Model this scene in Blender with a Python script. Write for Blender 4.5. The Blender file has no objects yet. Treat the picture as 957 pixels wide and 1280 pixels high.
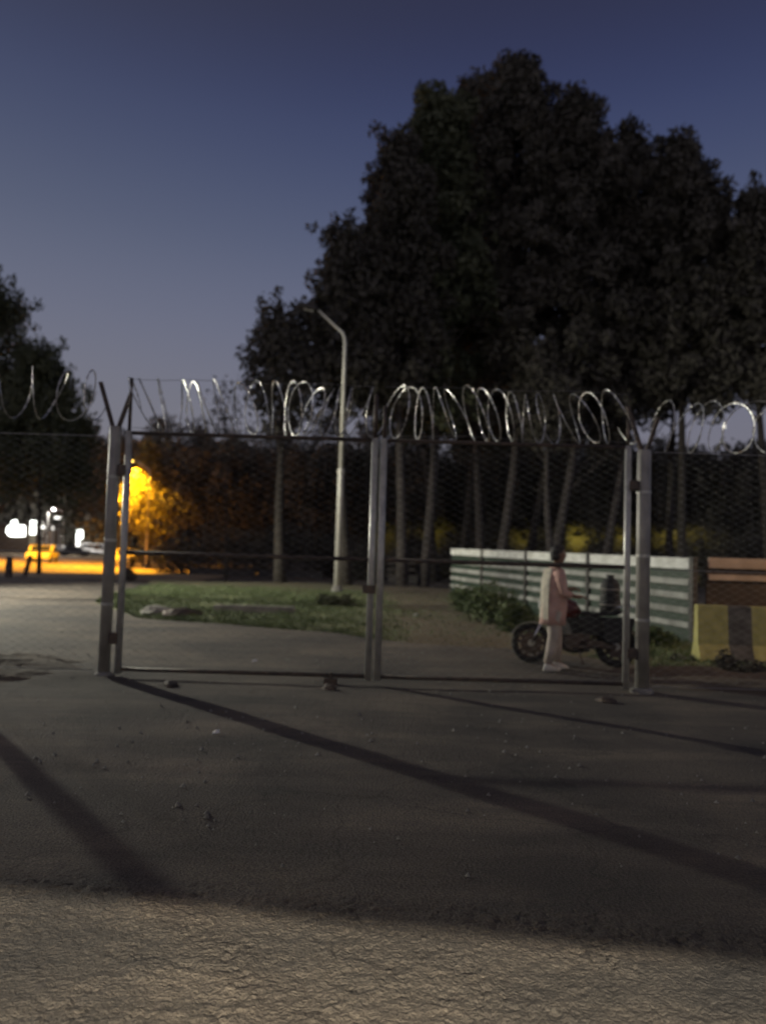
import bpy, math, random
import numpy as np
from mathutils import Vector, Matrix
random.seed(7)
rng = np.random.default_rng(7)
SC = bpy.context.scene
COL = SC.collection
R = math.radians

# ------------------------------------------------------------------ camera
EYE = 1.65
FPX = 950.0
PITCH, ROLL = R(3.13), R(1.7)
cd = bpy.data.cameras.new('camera')
cam = bpy.data.objects.new('camera', cd)
COL.objects.link(cam)
cd.sensor_fit = 'VERTICAL'
cd.sensor_height = 36.0
cd.lens = FPX / 1280 * 36.0
cd.clip_start = 0.05
cd.clip_end = 2000
CM = Matrix.Rotation(math.pi / 2 + PITCH, 3, 'X') @ Matrix.Rotation(ROLL, 3, 'Z')
cam.matrix_world = Matrix.Translation((0, 0, EYE)) @ CM.to_4x4()
cd.dof.use_dof = True
cd.dof.focus_distance = 3.6
cd.dof.aperture_fstop = 1.2
SC.camera = cam

# ------------------------------------------------------------------ world, exposure
wd = bpy.data.worlds.new('World')
SC.world = wd
wd.use_nodes = True
wn = wd.node_tree
wn.nodes.clear()
out = wn.nodes.new('ShaderNodeOutputWorld')
bg = wn.nodes.new('ShaderNodeBackground')
tc = wn.nodes.new('ShaderNodeTexCoord')
sep = wn.nodes.new('ShaderNodeSeparateXYZ')
ramp = wn.nodes.new('ShaderNodeValToRGB')
wn.links.new(tc.outputs['Generated'], sep.inputs[0])
wn.links.new(sep.outputs['Z'], ramp.inputs[0])
SKY = [(0.0, (0.165, 0.155, 0.18)), (0.10, (0.178, 0.172, 0.205)), (0.20, (0.164, 0.168, 0.222)), (0.29, (0.132, 0.145, 0.222)),
       (0.385, (0.085, 0.104, 0.178)), (0.50, (0.041, 0.055, 0.134)), (0.59, (0.030, 0.034, 0.076)), (0.70, (0.026, 0.027, 0.048)),
       (1.0, (0.018, 0.018, 0.032))]
cr = ramp.color_ramp
while len(cr.elements) < len(SKY):
    cr.elements.new(0.5)
for e, (p, c) in zip(cr.elements, SKY):
    e.position = max(0, p)
    e.color = (*c, 1)
cr.interpolation = 'B_SPLINE'
bg.inputs['Strength'].default_value = 1.0
# the afterglow lingers low on the left
dotn = wn.nodes.new('ShaderNodeVectorMath')
dotn.operation = 'DOT_PRODUCT'
dotn.inputs[1].default_value = (-0.86, 0.50, 0.0)
mr = wn.nodes.new('ShaderNodeMapRange')
mr.interpolation_type = 'SMOOTHSTEP'
mr.inputs['From Min'].default_value = 0.25
mr.inputs['From Max'].default_value = 1.0
mxs = wn.nodes.new('ShaderNodeMix')
mxs.data_type = 'RGBA'
mxs.blend_type = 'ADD'
mxs.inputs['B'].default_value = (0.018, 0.018, 0.007, 1)
wn.links.new(tc.outputs['Generated'], dotn.inputs[0])
wn.links.new(dotn.outputs['Value'], mr.inputs['Value'])
wn.links.new(mr.outputs[0], mxs.inputs['Factor'])
wn.links.new(ramp.outputs[0], mxs.inputs['A'])
wn.links.new(mxs.outputs['Result'], bg.inputs['Color'])
wn.links.new(bg.outputs[0], out.inputs[0])
SC.view_settings.view_transform = 'Standard'
SC.view_settings.look = 'None'
SC.view_settings.exposure = 0
SC.view_settings.gamma = 1
SC.cycles.use_denoising = True
SC.cycles.max_bounces = 5
SC.cycles.sample_clamp_indirect = 2.0


def light(name, kind, loc, power, color, radius=0.1, target=None, size=None, blend=None):
    ld = bpy.data.lights.new(name, kind)
    ld.energy = power
    ld.color = color
    ld.shadow_soft_size = radius
    o = bpy.data.objects.new(name, ld)
    COL.objects.link(o)
    o.location = loc
    if target is not None:
        o.rotation_euler = (Vector(target) - Vector(loc)).to_track_quat('-Z', 'Y').to_euler()
    if size is not None:
        ld.spot_size = R(size)
        ld.spot_blend = blend
    return o


WHITE = (1.0, 0.97, 0.84)
GREENISH = (1.0, 0.98, 0.80)
SODIUM = (1.0, 0.45, 0.015)
MAST = (-42.0, 50.0, 15.0)
YARD = (-16.0, 22.6, 6.7)
SODA = (-19.4, 57.6, 7.9)
SODB = (-36.0, 62.0, 9.0)
REAR = (0.3, -4.5, 2.9)
SIDE = (13.0, 10.5, 5.5)
light('mast_light', 'POINT', MAST, 5000, (1.0, 0.90, 0.86), 0.22)
light('yard_light', 'SPOT', YARD, 10800, GREENISH, 0.13, (0.0, 23.5, -4.5), 122, 0.55)
light('sodium_light', 'SPOT', SODA, 26000, SODIUM, 0.2, (SODA[0] - 1.5, SODA[1] + 1, 0), 138, 0.05)
light('sodium_light_far', 'SPOT', SODB, 23000, SODIUM, 0.2, (SODB[0], SODB[1] + 2, 0), 135, 0.1)
light('rear_light', 'POINT', REAR, 6300, (1.0, 0.93, 0.75), 0.022)
light('side_light', 'SPOT', SIDE, 950, (1.0, 0.62, 0.30), 0.12, (8.5, 14.6, 0.9), 85, 0.7)

# added ambient fill that lifts the dark tones: one very soft, weak sun lamp
sd = bpy.data.lights.new('fill_sun', 'SUN')
sd.energy = 0.25
sd.color = (1.0, 0.86, 0.84)
sd.angle = R(120)
so = bpy.data.objects.new('fill_sun', sd)
COL.objects.link(so)
so.rotation_euler = (Vector((0.35, 1.0, -0.9))).to_track_quat('-Z', 'Y').to_euler()

# ------------------------------------------------------------------ helpers


def ray(px, py):
    v = Vector(((px - 478.5) / FPX, (640 - py) / FPX, -1.0))
    return CM @ v


def G(px, py, z=0.0):
    r = ray(px, py)
    t = (z - EYE) / r.z
    return Vector((r.x * t, r.y * t, z))


def P(px, py, y):
    r = ray(px, py)
    t = y / r.y
    return Vector((r.x * t, y, EYE + r.z * t))


def vnoise(x, y, seed=0):
    xi = np.floor(x).astype(np.int64)
    yi = np.floor(y).astype(np.int64)
    xf, yf = x - xi, y - yi
    xf = xf * xf * (3 - 2 * xf)
    yf = yf * yf * (3 - 2 * yf)

    def h(a, b):
        n = (a * 374761393 + b * 668265263 + seed * 982451653) & 0xffffffff
        n = ((n ^ (n >> 13)) * 1274126177) & 0xffffffff
        return ((n ^ (n >> 16)) & 0xffff) / 65535.0
    return (h(xi, yi) * (1 - xf) + h(xi + 1, yi) * xf) * (1 - yf) + (h(xi, yi + 1) * (1 - xf) + h(xi + 1, yi + 1) * xf) * yf


def fbm(x, y, o=4, seed=0):
    s = 0
    a = 1
    t = 0
    for k in range(o):
        s = s + a * vnoise(x * 2 ** k + 17.3 * k, y * 2 ** k + 9.1 * k, seed + k)
        t += a
        a *= 0.5
    return s / t


class MB:
    def __init__(s):
        s.v = []
        s.f = []

    def add(s, vs, fs):
        n = len(s.v)
        s.v.extend([tuple(v) for v in vs])
        s.f.extend([tuple(i + n for i in f) for f in fs])

    def box(s, c, d, rz=0.0, ax=None):
        hx, hy, hz = d[0] / 2, d[1] / 2, d[2] / 2
        M = ax if ax is not None else Matrix.Rotation(rz, 3, 'Z')
        c = Vector(c)
        vs = [c + M @ Vector((x, y, z)) for x in (-hx, hx) for y in (-hy, hy) for z in (-hz, hz)]
        s.add(vs, [(0, 1, 3, 2), (4, 6, 7, 5), (0, 4, 5, 1), (2, 3, 7, 6), (0, 2, 6, 4), (1, 5, 7, 3)])
        return s

    def beam(s, a, b, w, h, up=(0, 0, 1)):
        a, b = Vector(a), Vector(b)
        d = (b - a)
        L = d.length
        d.normalize()
        side = Vector(up).cross(d)
        if side.length < 1e-4:
            side = Vector((1, 0, 0))
        side.normalize()
        u = d.cross(side)
        M = Matrix((d, side, u)).transposed()
        return s.box((a + b) / 2, (L, w, h), ax=M)

    def tube(s, pts, r, n=8, closed=False, caps=True):
        pts = [Vector(p) for p in pts]
        m = len(pts)
        rr = r if isinstance(r, (list, tuple)) else [r] * m
        up = Vector((0, 0, 1))
        rings = []
        prev = None
        for i, p in enumerate(pts):
            if closed:
                t = pts[(i + 1) % m] - pts[(i - 1) % m]
            else:
                t = pts[min(i + 1, m - 1)] - pts[max(i - 1, 0)]
            t.normalize()
            if prev is None:
                a = up if abs(t.z) < 0.9 else Vector((1, 0, 0))
                u = (a - t * a.dot(t)).normalized()
            else:
                u = (prev - t * prev.dot(t))
                u = u.normalized() if u.length > 1e-5 else Vector((1, 0, 0))
            prev = u
            w = t.cross(u)
            rings.append([p + (u * math.cos(2 * math.pi * k / n) + w * math.sin(2 * math.pi * k / n)) * rr[i] for k in range(n)])
        base = len(s.v)
        for g in rings:
            s.v.extend([tuple(q) for q in g])
        for i in range(m if closed else m - 1):
            j = (i + 1) % m
            for k in range(n):
                k2 = (k + 1) % n
                s.f.append((base + i * n + k, base + i * n + k2, base + j * n + k2, base + j * n + k))
        if caps and not closed:
            s.f.append(tuple(base + k for k in range(n))[::-1])
            s.f.append(tuple(base + (m - 1) * n + k for k in range(n)))
        return s

    def lathe(s, c, prof, n=16, sx=1, sy=1):
        c = Vector(c)
        base = len(s.v)
        for (r, z) in prof:
            for k in range(n):
                a = 2 * math.pi * k / n
                s.v.append((c.x + r * sx * math.cos(a), c.y + r * sy * math.sin(a), c.z + z))
        for i in range(len(prof) - 1):
            for k in range(n):
                k2 = (k + 1) % n
                s.f.append((base + i * n + k, base + i * n + k2, base + (i + 1) * n + k2, base + (i + 1) * n + k))
        s.f.append(tuple(base + k for k in range(n))[::-1])
        s.f.append(tuple(base + (len(prof) - 1) * n + k for k in range(n)))
        return s

    def sections(s, secs, n=20):
        """secs: list of (centre, rx, ry) horizontal ellipses"""
        base = len(s.v)
        for (c, rx, ry) in secs:
            for k in range(n):
                a = 2 * math.pi * k / n
                s.v.append((c[0] + rx * math.cos(a), c[1] + ry * math.sin(a), c[2]))
        for i in range(len(secs) - 1):
            for k in range(n):
                k2 = (k + 1) % n
                s.f.append((base + i * n + k, base + i * n + k2, base + (i + 1) * n + k2, base + (i + 1) * n + k))
        s.f.append(tuple(base + k for k in range(n))[::-1])
        s.f.append(tuple(base + (len(secs) - 1) * n + k for k in range(n)))
        return s

    def extrude(s, outline, y0, y1):
        """outline in xz, extruded along y"""
        n = len(outline)
        vs = [(x, y0, z) for x, z in outline] + [(x, y1, z) for x, z in outline]
        fs = [(i, (i + 1) % n, n + (i + 1) % n, n + i) for i in range(n)]
        fs += [tuple(range(n))[::-1], tuple(range(n, 2 * n))]
        s.add(vs, fs)
        return s

    def build(s, name, mat, parent=None, smooth=False, bevel=0, loc=None):
        me = bpy.data.meshes.new(name)
        me.from_pydata(s.v, [], s.f)
        me.materials.append(mat)
        if smooth:
            me.polygons.foreach_set('use_smooth', [True] * len(me.polygons))
        me.update()
        o = bpy.data.objects.new(name, me)
        COL.objects.link(o)
        if parent:
            o.parent = parent
        if bevel:
            b = o.modifiers.new('bevel', 'BEVEL')
            b.width = bevel
            b.segments = 2
            b.limit_method = 'ANGLE'
        if loc:
            o.location = loc
        return o


def npmesh(name, V, F, mat, parent=None, smooth=False):
    me = bpy.data.meshes.new(name)
    V = np.asarray(V, dtype=np.float32)
    F = np.asarray(F, dtype=np.int32)
    k = F.shape[1]
    me.vertices.add(len(V))
    me.vertices.foreach_set('co', V.ravel())
    me.loops.add(F.size)
    me.loops.foreach_set('vertex_index', F.ravel())
    me.polygons.add(len(F))
    me.polygons.foreach_set('loop_start', np.arange(0, F.size, k, dtype=np.int32))
    me.polygons.foreach_set('loop_total', np.full(len(F), k, dtype=np.int32))
    if smooth:
        me.polygons.foreach_set('use_smooth', np.ones(len(F), dtype=bool))
    me.materials.append(mat)
    me.update(calc_edges=True)
    me.validate()
    o = bpy.data.objects.new(name, me)
    COL.objects.link(o)
    if parent:
        o.parent = parent
    return o


def empty(name, loc=(0, 0, 0), rz=0.0):
    o = bpy.data.objects.new(name, None)
    COL.objects.link(o)
    o.location = loc
    o.rotation_euler = (0, 0, rz)
    o.empty_display_size = 0.3
    return o


def tag(o, label=None, cat=None, group=None, kind=None):
    if label:
        o['label'] = label
    if cat:
        o['category'] = cat
    if group:
        o['group'] = group
    if kind:
        o['kind'] = kind
    return o


def copy_tree(o, parent=None):
    c = o.copy()
    COL.objects.link(c)
    if parent:
        c.parent = parent
    for ch in list(o.children):
        copy_tree(ch, c)
    return c


# ------------------------------------------------------------------ materials
def mat(name, c1, c2=None, rough=0.8, metal=0.0, scale=6.0, bump=0.0, bscale=None, detail=6, emit=None, estr=0, lo=0.35, hi=0.65, spec=None):
    m = bpy.data.materials.new(name)
    m.use_nodes = True
    nt = m.node_tree
    b = nt.nodes['Principled BSDF']
    b.inputs['Roughness'].default_value = rough
    b.inputs['Metallic'].default_value = metal
    if spec is not None:
        b.inputs['Specular IOR Level'].default_value = spec
    t = nt.nodes.new('ShaderNodeTexCoord')
    n = nt.nodes.new('ShaderNodeTexNoise')
    n.inputs['Scale'].default_value = scale
    n.inputs['Detail'].default_value = detail
    nt.links.new(t.outputs['Object'], n.inputs['Vector'])
    r = nt.nodes.new('ShaderNodeValToRGB')
    r.color_ramp.elements[0].position = lo
    r.color_ramp.elements[1].position = hi
    r.color_ramp.elements[0].color = (*c1, 1)
    r.color_ramp.elements[1].color = (*(c2 or [x * 1.25 for x in c1]), 1)
    nt.links.new(n.outputs['Fac'], r.inputs[0])
    nt.links.new(r.outputs[0], b.inputs['Base Color'])
    if bump:
        n2 = nt.nodes.new('ShaderNodeTexNoise')
        n2.inputs['Scale'].default_value = bscale or scale * 4
        n2.inputs['Detail'].default_value = 5
        nt.links.new(t.outputs['Object'], n2.inputs['Vector'])
        bp = nt.nodes.new('ShaderNodeBump')
        bp.inputs['Strength'].default_value = 1.0
        bp.inputs['Distance'].default_value = bump
        nt.links.new(n2.outputs['Fac'], bp.inputs['Height'])
        nt.links.new(bp.outputs[0], b.inputs['Normal'])
    if emit:
        b.inputs['Emission Color'].default_value = (*emit, 1)
        b.inputs['Emission Strength'].default_value = estr
    return m


M = {}
M['asphalt'] = mat('worn_asphalt', (0.085, 0.078, 0.07), (0.16, 0.145, 0.125), 0.9, scale=0.9, bump=0.012, bscale=28, detail=10)
M['soil'] = mat('soil', (0.06, 0.048, 0.038), (0.12, 0.095, 0.07), 0.95, scale=0.7, bump=0.03, bscale=9)
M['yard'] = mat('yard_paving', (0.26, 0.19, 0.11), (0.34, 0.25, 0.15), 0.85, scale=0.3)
M['concrete'] = mat('post_concrete', (0.14, 0.13, 0.12), (0.26, 0.25, 0.23), 0.85, scale=5, bump=0.006, bscale=40)
M['postpaint'] = mat('grey_post_paint', (0.22, 0.21, 0.195), (0.34, 0.325, 0.30), 0.5, 0.15, scale=4, bump=0.003, bscale=30, detail=9)
M['galv'] = mat('galvanised_steel', (0.40, 0.395, 0.37), (0.56, 0.55, 0.51), 0.42, 0.4, scale=12, bump=0.001, bscale=60)
M['darksteel'] = mat('rusty_dark_steel', (0.06, 0.05, 0.045), (0.11, 0.08, 0.065), 0.6, 0.4, scale=9, bump=0.002)
M['wire'] = mat('fence_wire', (0.28, 0.28, 0.28), (0.38, 0.38, 0.37), 0.5, 0.7, scale=20)
M['razor'] = mat('razor_steel', (0.50, 0.50, 0.48), (0.68, 0.67, 0.64), 0.36, 0.9, scale=18)
M['lamp'] = mat('lamp_post_paint', (0.52, 0.50, 0.44), (0.62, 0.60, 0.54), 0.5, 0.2, scale=3)
M['white'] = mat('white_rail_paint', (0.55, 0.55, 0.50), (0.80, 0.80, 0.76), 0.6, scale=3.5, bump=0.003, detail=10)
M['whitedim'] = mat('dimmed_rail_paint', (0.20, 0.20, 0.18), (0.42, 0.42, 0.39), 0.7, scale=2.2, bump=0.003, detail=10)  # lower rails: weaker light than on the top rail, painted into the colour
M['green'] = mat('green_panel_paint', (0.014, 0.03, 0.018), (0.024, 0.048, 0.03), 0.6, scale=4, bump=0.003)
M['greypost'] = mat('dark_post_paint', (0.03, 0.03, 0.028), (0.06, 0.05, 0.045), 0.6, scale=6)
M['tan'] = mat('tan_board', (0.40, 0.30, 0.22), (0.55, 0.42, 0.32), 0.8, scale=3, bump=0.004)
M['brownpanel'] = mat('brown_panel', (0.04, 0.028, 0.02), (0.07, 0.045, 0.03), 0.8, scale=3)
M['yellow'] = mat('yellow_paint', (0.36, 0.33, 0.11), (0.50, 0.46, 0.17), 0.7, scale=7, bump=0.004, detail=10)
M['black'] = mat('black_paint', (0.06, 0.055, 0.05), (0.13, 0.12, 0.11), 0.7, scale=7, bump=0.004, detail=10)
M['bark'] = mat('pale_bark', (0.042, 0.035, 0.032), (0.085, 0.072, 0.065), 0.9, scale=3, bump=0.02, bscale=9)
M['darkbark'] = mat('dark_bark', (0.032, 0.027, 0.022), (0.065, 0.055, 0.045), 0.9, scale=3, bump=0.02, bscale=9)
M['leafA'] = mat('dark_leaves', (0.075, 0.07, 0.055), (0.12, 0.11, 0.09), 0.75, scale=0.5, spec=0.3)
M['leafB'] = mat('olive_leaves', (0.06, 0.07, 0.04), (0.13, 0.14, 0.08), 0.7, scale=0.6, spec=0.3)
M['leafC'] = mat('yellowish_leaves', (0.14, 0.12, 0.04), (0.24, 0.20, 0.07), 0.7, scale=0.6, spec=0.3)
M['leafG'] = mat('green_weeds', (0.065, 0.095, 0.035), (0.115, 0.15, 0.055), 0.7, scale=3)
M['rubber'] = mat('rubber', (0.018, 0.018, 0.018), (0.035, 0.034, 0.032), 0.85, scale=8)
M['chrome'] = mat('chrome', (0.65, 0.65, 0.65), (0.75, 0.75, 0.75), 0.12, 1.0, scale=5)
M['engine'] = mat('engine_alloy', (0.20, 0.20, 0.20), (0.34, 0.34, 0.33), 0.45, 0.7, scale=9)
M['tank'] = mat('dark_red_tank_paint', (0.07, 0.012, 0.012), (0.10, 0.018, 0.016), 0.3, scale=3)
M['vinyl'] = mat('black_vinyl', (0.014, 0.014, 0.014), (0.026, 0.026, 0.026), 0.7, scale=9)
M['lens'] = mat('lamp_lens', (0.7, 0.7, 0.68), (0.8, 0.8, 0.78), 0.08, scale=9)
M['redlens'] = mat('red_lens', (0.35, 0.02, 0.02), (0.45, 0.03, 0.03), 0.15, scale=9)
M['skin'] = mat('brown_skin', (0.20, 0.11, 0.07), (0.26, 0.15, 0.10), 0.55, scale=9)
M['hair'] = mat('black_hair', (0.012, 0.010, 0.009), (0.03, 0.025, 0.022), 0.6, scale=40, bump=0.004)
M['salmon'] = mat('salmon_cloth', (0.50, 0.30, 0.25), (0.64, 0.42, 0.36), 0.9, scale=6, bump=0.012, bscale=7)
M['pale'] = mat('pale_cloth', (0.36, 0.31, 0.26), (0.50, 0.44, 0.38), 0.9, scale=6, bump=0.012, bscale=8)
M['lit_back'] = mat('lit_tunic_back', (0.50, 0.46, 0.37), (0.64, 0.59, 0.48), 0.9, scale=6, bump=0.012, bscale=8)  # cream tone paints the light falling on the tunic's back
M['shoe'] = mat('shoe_white', (0.55, 0.53, 0.48), (0.68, 0.66, 0.6), 0.6, scale=9)
M['carpaint'] = mat('yellow_car_paint', (0.68, 0.56, 0.16), (0.72, 0.60, 0.20), 0.45, scale=2)
M['carwhite'] = mat('white_car_paint', (0.78, 0.78, 0.78), (0.8, 0.8, 0.8), 0.3, scale=2)
M['cardark'] = mat('dark_car_paint', (0.03, 0.03, 0.035), (0.045, 0.045, 0.05), 0.3, scale=2)
M['glass'] = mat('car_glass', (0.02, 0.022, 0.025), (0.03, 0.03, 0.034), 0.08, scale=2)
M['render'] = mat('rendered_wall', (0.16, 0.14, 0.10), (0.22, 0.20, 0.14), 0.9, scale=0.8, bump=0.01)
M['roof'] = mat('dark_roof', (0.05, 0.04, 0.04), (0.08, 0.06, 0.06), 0.85, scale=2)
M['stone'] = mat('stone', (0.20, 0.19, 0.17), (0.34, 0.32, 0.28), 0.9, scale=6, bump=0.02)
M['glowwhite'] = mat('lit_white_panel', (0.8, 0.8, 0.8), None, 0.5, emit=(0.95, 1.0, 0.93), estr=5.0)
M['glowcool'] = mat('lit_tube', (0.8, 0.8, 0.8), None, 0.5, emit=(1.0, 0.98, 0.9), estr=3.0)
M['glowsod'] = mat('sodium_lens', (0.8, 0.6, 0.3), None, 0.5, emit=(1.0, 0.62, 0.12), estr=12.0)
M['glowhead'] = mat('lit_headlamp', (0.8, 0.8, 0.8), None, 0.5, emit=(1.0, 1.0, 0.95), estr=12.0)
M['litter'] = mat('white_litter', (0.7, 0.7, 0.68), (0.8, 0.8, 0.78), 0.6, scale=9)


def grass_mat():
    m = mat('verge_ground', (0.10, 0.115, 0.05), (0.18, 0.19, 0.085), 0.95, scale=1.6, bump=0.03, bscale=14, detail=9)
    nt = m.node_tree
    b = nt.nodes['Principled BSDF']
    src = b.inputs['Base Color'].links[0].from_socket
    t = nt.nodes.new('ShaderNodeAttribute')
    t.attribute_name = 'bare'
    n = nt.nodes.new('ShaderNodeTexNoise')
    n.inputs['Scale'].default_value = 2.2
    n.inputs['Detail'].default_value = 9
    r = nt.nodes.new('ShaderNodeValToRGB')
    r.color_ramp.elements[0].color = (0.09, 0.07, 0.045, 1)
    r.color_ramp.elements[1].color = (0.19, 0.15, 0.09, 1)
    nt.links.new(n.outputs['Fac'], r.inputs[0])
    mx = nt.nodes.new('ShaderNodeMix')
    mx.data_type = 'RGBA'
    nt.links.new(t.outputs['Fac'], mx.inputs['Factor'])
    nt.links.new(src, mx.inputs['A'])
    nt.links.new(r.outputs[0], mx.inputs['B'])
    nt.links.new(mx.outputs['Result'], b.inputs['Base Color'])
    return m


M['verge'] = grass_mat()


def road_mat():
    # worn chip-seal: fine grain plus paler patches and dusty stains
    m = mat('road_surface', (0.066, 0.058, 0.052), (0.122, 0.108, 0.094), 0.88, scale=70, bump=0.016, bscale=62, detail=8)
    nt = m.node_tree
    b = nt.nodes['Principled BSDF']
    src = b.inputs['Base Color'].links[0].from_socket
    tcn = nt.nodes.new('ShaderNodeTexCoord')
    n = nt.nodes.new('ShaderNodeTexNoise')
    n.inputs['Scale'].default_value = 0.55
    n.inputs['Detail'].default_value = 7
    n.inputs['Distortion'].default_value = 0.6
    nt.links.new(tcn.outputs['Object'], n.inputs['Vector'])
    r = nt.nodes.new('ShaderNodeValToRGB')
    r.color_ramp.elements[0].position = 0.36
    r.color_ramp.elements[1].position = 0.72
    r.color_ramp.elements[0].color = (0.62, 0.61, 0.62, 1)
    r.color_ramp.elements[1].color = (1.6, 1.5, 1.35, 1)
    nt.links.new(n.outputs['Fac'], r.inputs[0])
    mx = nt.nodes.new('ShaderNodeMix')
    mx.data_type = 'RGBA'
    mx.blend_type = 'MULTIPLY'
    mx.inputs['Factor'].default_value = 1
    nt.links.new(src, mx.inputs['A'])
    nt.links.new(r.outputs[0], mx.inputs['B'])
    mp = nt.nodes.new('ShaderNodeMapping')
    mp.inputs['Scale'].default_value = (0.22, 1.1, 1)
    mp.inputs['Rotation'].default_value = (0, 0, 0.12)
    nt.links.new(tcn.outputs['Object'], mp.inputs['Vector'])
    n3 = nt.nodes.new('ShaderNodeTexNoise')
    n3.inputs['Scale'].default_value = 1.3
    n3.inputs['Detail'].default_value = 10
    n3.inputs['Roughness'].default_value = 0.7
    nt.links.new(mp.outputs[0], n3.inputs['Vector'])
    r3 = nt.nodes.new('ShaderNodeValToRGB')
    r3.color_ramp.elements[0].position = 0.44
    r3.color_ramp.elements[1].position = 0.62
    r3.color_ramp.elements[0].color = (0.82, 0.82, 0.83, 1)
    r3.color_ramp.elements[1].color = (1.35, 1.30, 1.24, 1)
    nt.links.new(n3.outputs['Fac'], r3.inputs[0])
    mx3 = nt.nodes.new('ShaderNodeMix')
    mx3.data_type = 'RGBA'
    mx3.blend_type = 'MULTIPLY'
    mx3.inputs['Factor'].default_value = 1
    nt.links.new(mx.outputs['Result'], mx3.inputs['A'])
    nt.links.new(r3.outputs[0], mx3.inputs['B'])
    # hairline cracks
    vo = nt.nodes.new('ShaderNodeTexVoronoi')
    vo.feature = 'DISTANCE_TO_EDGE'
    vo.inputs['Scale'].default_value = 0.55
    n4 = nt.nodes.new('ShaderNodeTexNoise')
    n4.inputs['Scale'].default_value = 2.5
    n4.inputs['Detail'].default_value = 6
    nt.links.new(tcn.outputs['Object'], n4.inputs['Vector'])
    va = nt.nodes.new('ShaderNodeMix')
    va.data_type = 'RGBA'
    va.blend_type = 'ADD'
    va.inputs['Factor'].default_value = 0.7
    nt.links.new(tcn.outputs['Object'], va.inputs['A'])
    nt.links.new(n4.outputs['Color'], va.inputs['B'])
    nt.links.new(va.outputs['Result'], vo.inputs['Vector'])
    r4 = nt.nodes.new('ShaderNodeValToRGB')
    r4.color_ramp.elements[0].position = 0.0
    r4.color_ramp.elements[1].position = 0.012
    r4.color_ramp.elements[0].color = (0.68, 0.68, 0.68, 1)
    r4.color_ramp.elements[1].color = (1, 1, 1, 1)
    nt.links.new(vo.outputs['Distance'], r4.inputs[0])
    mx4 = nt.nodes.new('ShaderNodeMix')
    mx4.data_type = 'RGBA'
    mx4.blend_type = 'MULTIPLY'
    mx4.inputs['Factor'].default_value = 1
    nt.links.new(mx3.outputs['Result'], mx4.inputs['A'])
    nt.links.new(r4.outputs[0], mx4.inputs['B'])
    nt.links.new(mx4.outputs['Result'], b.inputs['Base Color'])
    return m


M['road'] = road_mat()

# ------------------------------------------------------------------ ground sheets


def yb(x):
    """far edge of the asphalt"""
    return np.interp(x, [-60, -13, -9.6, -8.2, -5.6, -4.4, -2.7, -1.3, 0.6, 2.3, 3.2, 4.2, 5.2, 7, 12, 60],
                     [37, 37, 33, 22, 17.6, 17.0, 16.3, 15.6, 14.2, 13.6, 12.9, 12.0, 10.9, 10.2, 9.6, 9.4]) + 0.25 * (vnoise(x * 1.1, x * 0, 5) - 0.5)


def grow(a, b, s, k):
    v = [a]
    while v[-1] < b:
        v.append(v[-1] + s)
        s *= k
    v[-1] = b
    return v


xs = grow(2.1, 60, 0.014, 1.05)
xs = np.array([-x for x in xs[::-1]] + list(np.arange(-2.088, 2.09, 0.012)) + xs)
ys = np.array(list(np.arange(-8, 2.3, 0.4)) + list(np.arange(2.42, 3.97, 0.012)) + grow(3.985, 9.3, 0.015, 1.03))
ts = np.linspace(0, 1, 40)[1:] ** 1.3
X = np.repeat(xs[:, None], len(ys) + len(ts), 1)
Yn = np.repeat(ys[None, :], len(xs), 0)
yend = yb(xs)[:, None]
Yf = ys[-1] + (yend - ys[-1]) * ts[None, :]
Y = np.concatenate([Yn, Yf], 1)
near = np.clip((3.85 - 0.11 * X - Y) / 0.3, 0.0, 1)


def worley(x, y, seed):
    xi, yi = np.floor(x), np.floor(y)
    best = np.full(x.shape, 9.0)
    for a in (-1, 0, 1):
        for b in (-1, 0, 1):
            cx, cy = xi + a, yi + b
            h1 = np.modf(np.abs(np.sin(cx * 127.1 + cy * 311.7 + seed) * 43758.5453))[0]
            h2 = np.modf(np.abs(np.sin(cx * 269.5 + cy * 183.3 + seed) * 43758.5453))[0]
            h3 = np.modf(np.abs(np.sin(cx * 71.5 + cy * 57.3 + seed) * 43758.5453))[0]
            d = np.hypot(cx + h1 - x, cy + h2 - y) / (0.55 + 0.6 * h3)
            best = np.minimum(best, d)
    return best


sx_ = X + 0.03 * fbm(X * 9, Y * 9, 2, 71)
sy_ = Y + 0.03 * fbm(X * 9, Y * 9, 2, 72)
pebble = np.clip(1 - worley(sx_ / 0.034, sy_ / 0.034, 1.0) ** 2, 0, 1) * fbm(X * 6, Y * 6, 2, 77) * 1.6 + 0.5 * np.clip(1 - worley(sx_ / 0.028, sy_ / 0.028, 5.0) ** 2, 0, 1)
lump = fbm(X * 22 + Y * 6, Y * 19 - X * 6, 2, 3) - 0.5
big = fbm(X * 0.8, Y * 0.8, 3, 8) - 0.5
chip = np.abs(fbm(X * 30, Y * 30, 2, 12) - 0.5)
Z = 0.02 + near * (0.0105 * pebble + 0.011 * lump) + 0.004 * (1 - near) * lump + 0.035 * big
Z = Z + 0.05 * np.exp(-((X + 4.6) ** 2 / 1.6 + (Y - 9.6) ** 2 / 0.5)) * fbm(X * 3, Y * 3, 3, 21) * 2
V = np.stack([X, Y, Z], -1).reshape(-1, 3)
nx, ny = X.shape
idx = np.arange(nx * ny).reshape(nx, ny)
F = np.stack([idx[:-1, :-1], idx[1:, :-1], idx[1:, 1:], idx[:-1, 1:]], -1).reshape(-1, 4)
tag(npmesh('road', V, F, M['road'], smooth=True), kind='structure')

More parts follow.
